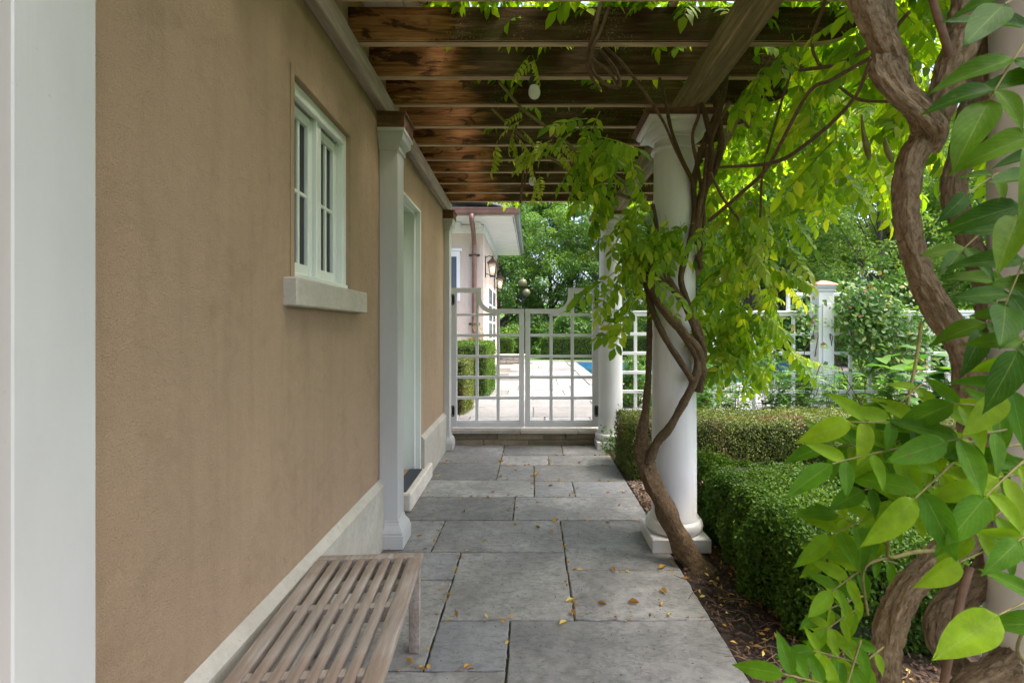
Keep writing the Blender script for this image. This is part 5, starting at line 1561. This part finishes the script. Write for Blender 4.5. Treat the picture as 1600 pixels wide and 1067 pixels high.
# ------------------------------------------------------------------ shrubs and trees
def blob_leaves(rg, centers, rad, per, L, W, droop=.3):
    P_, N_ = [], []
    for c, r in zip(centers, rad):
        u = unit(rg.normal(0, 1, (per, 3)))
        q = u * (r * rg.uniform(.35, 1.0, per) ** .6)[:, None] * np.array([1, 1, .75])
        P_.append(c + q); N_.append(u * .7 + np.array([0, 0, .6]))
    return leaf_cloud(np.concatenate(P_), np.concatenate(N_), L, W, .55, .18, droop, rg)
def tree_variant(seed, h, cr, mat, leaf=.17, ncl=110, per=190, low=.22):
    rg = np.random.default_rng(seed); r = random.Random(seed)
    mb = MB()
    lean = [r.uniform(-.05, .05), r.uniform(-.05, .05)]
    def tp(t): return (lean[0] * h * t + .12 * math.sin(4 * t + seed), lean[1] * h * t + .1 * math.cos(3 * t + seed), h * .9 * t)
    ts = [k / 10 for k in range(11)]
    mb.tube([tp(t) for t in ts], [.022 * h * (1 - .85 * t) + .01 for t in ts], 9, .08, seed)
    cen, rad = [], []
    for k in range(ncl):
        t = rg.uniform(low, 1.0)
        prof = math.sin(math.pi * min(1, max(.05, (t - low + .10) / (1.18 - low)))) ** .7
        a = rg.uniform(0, 6.28); q = cr * prof * rg.uniform(.25, 1.0) ** .55
        b = np.array(tp(t * .97)); c = np.array([b[0] + math.cos(a) * q, b[1] + math.sin(a) * q, h * t + rg.normal(0, .3)])
        cen.append(c); rad.append(rg.uniform(.45, .95) * cr * .26)
        if k % 3 == 0:
            t0 = max(.12, t - .22); s = np.array(tp(t0)); mid = (s + c) / 2 + np.array([0, 0, -.05 * h * rg.uniform(0, 1)])
            mb.tube([tuple(s), tuple(mid), tuple(c)], [.009 * h * (1 - t0) + .012, .006 * h * (1 - t0) + .008, .006], 5)
    v, tr = blob_leaves(rg, cen, rad, per, leaf, leaf * .55)
    return mb.mesh('trunk', 'tree_bark', 60), fast_mesh('crown', v, tr, mat)
TV = [tree_variant(1, 12, 4.2, 'tree_leaf', .19, 120, 190), tree_variant(2, 11, 4.0, 'tree_leaf_dark', .18, 130, 190, .12), tree_variant(3, 10, 3.8, 'tree_leaf_light', .17, 120, 190, .15),
      tree_variant(4, 13, 4.0, 'tree_leaf', .20, 90, 190, .35), tree_variant(5, 9, 3.2, 'tree_leaf_dark', .15, 130, 190, .05)]
def gz(y):
    ks = sorted(zz); 
    for a, b in zip(ks, ks[1:]):
        if a <= y <= b: return zz[a] + (zz[b] - zz[a]) * (y - a) / (b - a)
    return 0
trees = [(-2.2, 29, 1, .85, 'dark dense tree just right of the pool house eave'), (1.2, 31, 0, .68, 'broad green tree over the gate opening'), (4.2, 29.5, 1, .72, 'dark tree behind the round gate column'),
         (2.6, 38, 3, 1.1, 'tall thin crowned tree with sky showing through, behind the gate'), (-.6, 42, 3, 1.0, 'light green tree farthest behind the gate'), (7.4, 31, 2, 1.1, 'pale green tree behind the middle column'),
         (9.6, 22.5, 3, 1.0, 'tree with a dark bare trunk right of the middle column'), (12.0, 27, 0, 1.0, 'broad green tree behind the trellis post'), (13.0, 19.5, 2, .8, 'light yellow green small tree over the trellis'),
         (16.5, 24, 2, 1.05, 'pale leafy tree between post and near vine'), (18.0, 18.5, 0, .9, 'mid green tree seen beside the thick vine'), (21, 26, 1, 1.1, 'dark tree at the right edge behind the vine'),
         (-6.5, 30, 0, 1.1, 'green tree hidden mostly behind the pool house'), (6.5, 41, 0, 1.3, 'tall green tree in the far row behind the column'), (13.5, 40, 1, 1.4, 'tall dark tree in the far row behind the post'),
         (21, 38, 0, 1.4, 'tall tree in the far row at the right'), (29, 34, 1, 1.3, 'dark tree farthest right in the back'), (-5, 44, 1, 1.4, 'tall dark tree far behind the pool house roof'), (26, 24, 2, 1.0, 'light tree at the far right edge'), (9.5, 35, 4, 1.3, 'low skirted dark tree in the second row'), (16, 33, 4, 1.4, 'low skirted dark tree far behind the climber')]
for i, (x, y, k, s, lab) in enumerate(trees):
    t = empty('tree', (x, y, gz(y) - .05), i * 1.1, lab, 'tree', 'trees at the back of the garden')
    t.scale = (s, s, s)
    link('trunk', TV[k][0], t); c = link('crown', TV[k][1], t); c['kind'] = 'stuff'
def shrub_variant(seed, mat, r=1.0, L=.10, per=160, ncl=30):
    rg = np.random.default_rng(seed)
    cen = []
    for _ in range(ncl):
        u = unit(rg.normal(0, 1, 3)); u[2] = abs(u[2])
        cen.append(u * np.array([1, 1, 1.15]) * r * rg.uniform(.3, .85) + np.array([0, 0, .15]))
    v, tr = blob_leaves(rg, cen, [r * rg.uniform(.22, .38) for _ in cen], per, L, L * .55)
    v[:, 2] = np.maximum(v[:, 2], .01)
    mb = MB()
    for c in cen[::2]: mb.tube([(0, 0, 0), tuple(np.array(c) * .5 + [0, 0, .1]), tuple(c)], [.02, .012, .005], 5)
    return mb.mesh('branches', 'tree_bark', 60), fast_mesh('foliage', v, tr, mat)
SV = [shrub_variant(1, 'shrub_leaf'), shrub_variant(2, 'tree_leaf_dark'), shrub_variant(3, 'tree_leaf_light'), shrub_variant(4, 'autumn_shrub', 1, .09, 110, 26)]
shrubs = [(4.2, 8.0, 0, (.55, .5, .62), 'small green shrub behind the lattice right of the post'), (5.4, 8.3, 2, (.6, .5, .66), 'small pale shrub behind the lattice by the near vine'), (1.75, 8.5, 0, (.5, .45, .72), 'small green shrub behind the lattice next to the gate column'), (2.6, 8.2, 0, (.6, .5, .6), 'small green shrub behind the lattice left of the post'), (-1.42, 11.9, 3, (.42, .42, 1.25), 'reddish yellow shrub climbing the corner of the pool house'), (-2.6, 24.5, 0, (1.6, 1.3, 1.5), 'bright green shrub at the left end of the lawn'), (-.9, 26.8, 2, (1.5, 1.3, 1.2), 'pale shrub behind the clipped box cube'),
          (1.6, 25.5, 0, (1.7, 1.4, 1.7), 'rounded green shrub at the back of the lawn'), (3.4, 26.5, 1, (1.6, 1.5, 2.0), 'dark shrub behind the white garden bench'), (4.9, 25.3, 0, (1.5, 1.3, 1.5), 'green shrub right of the white garden bench'),
          (6.6, 24.5, 1, (1.6, 1.4, 1.9), 'dark shrub beyond the pool'), (8.4, 25.5, 0, (1.8, 1.5, 1.8), 'green shrub beyond the pool end'), (10.6, 20.8, 0, (1.3, 1.2, 1.6), 'green shrub under the bare trunked tree'),
          (11.4, 17.8, 2, (1.4, 1.2, 1.7), 'pale yellow green shrub above the trellis post'), (12.6, 15.2, 0, (1.3, 1.3, 1.5), 'green shrub right of the trellis post'), (14.8, 16.8, 2, (1.6, 1.4, 2.1), 'tall pale shrub behind the climber'),
          (14.5, 13.6, 0, (1.2, 1.2, 1.3), 'green shrub beside the thick vine'), (17.0, 14.6, 1, (1.6, 1.4, 1.9), 'dark shrub at the right behind the vine'), (13.6, 22.5, 1, (1.9, 1.6, 2.1), 'dark shrub under the pale trees'), (17.5, 20.8, 0, (1.8, 1.6, 2.2), 'tall green shrub behind the vine trunk'),
          (11.2, 24.6, 2, (1.9, 1.6, 2.3), 'pale tall shrub in the back row'), (-.2, 28.5, 1, (1.8, 1.5, 2.2), 'dark tall shrub behind the lamp post'), (2.3, 28.2, 1, (1.8, 1.5, 2.3), 'dark tall shrub over the gate middle'), (5.5, 28, 2, (1.7, 1.5, 2.4), 'pale tall shrub behind the gate column'), (-3.8, 27.2, 1, (1.7, 1.5, 2.4), 'dark shrub left beyond the pool house')]
for i, (x, y, k, s, lab) in enumerate(shrubs):
    base = TZ if (y < 21 and x < 14 and y > 6.7) else gz(y)
    t = empty('shrub', (x, y, base), i * .9, lab, 'shrub', 'shrubs around the lawn and pool')
    t.scale = s
    link('branches', SV[k][0], t); f = link('foliage', SV[k][1], t); f['kind'] = 'stuff'

# ------------------------------------------------------------------ far garden furniture
gb = empty('garden_bench', (2.75, 23.6, .18), 0, 'small white slatted garden bench beyond the long hedge', 'bench')
def wb(nm, *a): m = MB(); m.box(*a, .006); return m.build(nm, 'clean_white', gb)
for k in range(11): wb('back_slat', -.66 + k * .126, -.61 + k * .126, .22, .24, .5, .98)
wb('top_rail', -.75, .75, .20, .26, .981, 1.06); wb('lower_rail', -.75, .75, .20, .26, .42, .499); wb('seat', -.75, .75, -.28, .20, .42, .46)
for sx in (-.72, .72):
    wb('leg', sx - .03, sx + .03, -.28, -.22, 0, .419); wb('leg', sx - .03, sx + .03, .262, .32, 0, 1.0); wb('arm', sx - .035, sx + .035, -.28, .199, .62, .66)
lp = empty('lamp_post', (-.45, 24.0, .18), 0, 'dark garden lamp post with two amber globes before the trees', 'lamp post')
m = MB(); m.lathe([(.10, 0), (.10, .06), (.05, .12), (.04, .5), (.035, 2.6), (.05, 2.62), (.05, 2.68), (.03, 2.7), (.03, 3.25)], (0, 0, 0), 14); m.build('pole', 'dark_metal', lp, 50)
m = MB(); m.sphere((0, 0, 3.45), .20, 16, 10); m.build('globe', 'globe_glass', lp, 60)
m = MB(); m.sphere((.16, 0, 3.0), .18, 16, 10); m.build('globe', 'globe_glass', lp, 60)
m = MB(); m.lathe([(.12, 3.24), (.14, 3.28), (.10, 3.31)], (0, 0, 0), 14); m.lathe([(.001, 3.65), (.08, 3.64), (.02, 3.70), (.005, 3.76)], (0, 0, 0), 12); m.tube([(0, 0, 2.66), (.12, 0, 2.66), (.16, 0, 2.80)], .02, 7); m.build('fitting', 'dark_metal', lp, 50)
sw_ = empty('stone_wall', (-1.1, 19.3, TZ), 0, 'low dry stone wall at the end of the terrace by the house', 'wall')
r_ = random.Random(8)
for row in range(2):
    x = -1.75
    while x < -.35:
        x2 = min(-.3, x + r_.uniform(.22, .45))
        m = MB(sw_.location); m.box(x + .006, x2 - .006, 19.1 + r_.uniform(-.02, .02), 19.55, TZ + .002 + row * .13, TZ + .125 + row * .13, .015); m.build('stone', 'cap_stone', sw_); x = x2
x = -1.8
while x < -.3:
    x2 = min(-.25, x + r_.uniform(.45, .7)); m = MB(sw_.location); m.box(x + .005, x2 - .005, 19.05, 19.6, TZ + .262, TZ + .33, .012); m.build('cap_slab', 'cap_stone', sw_); x = x2
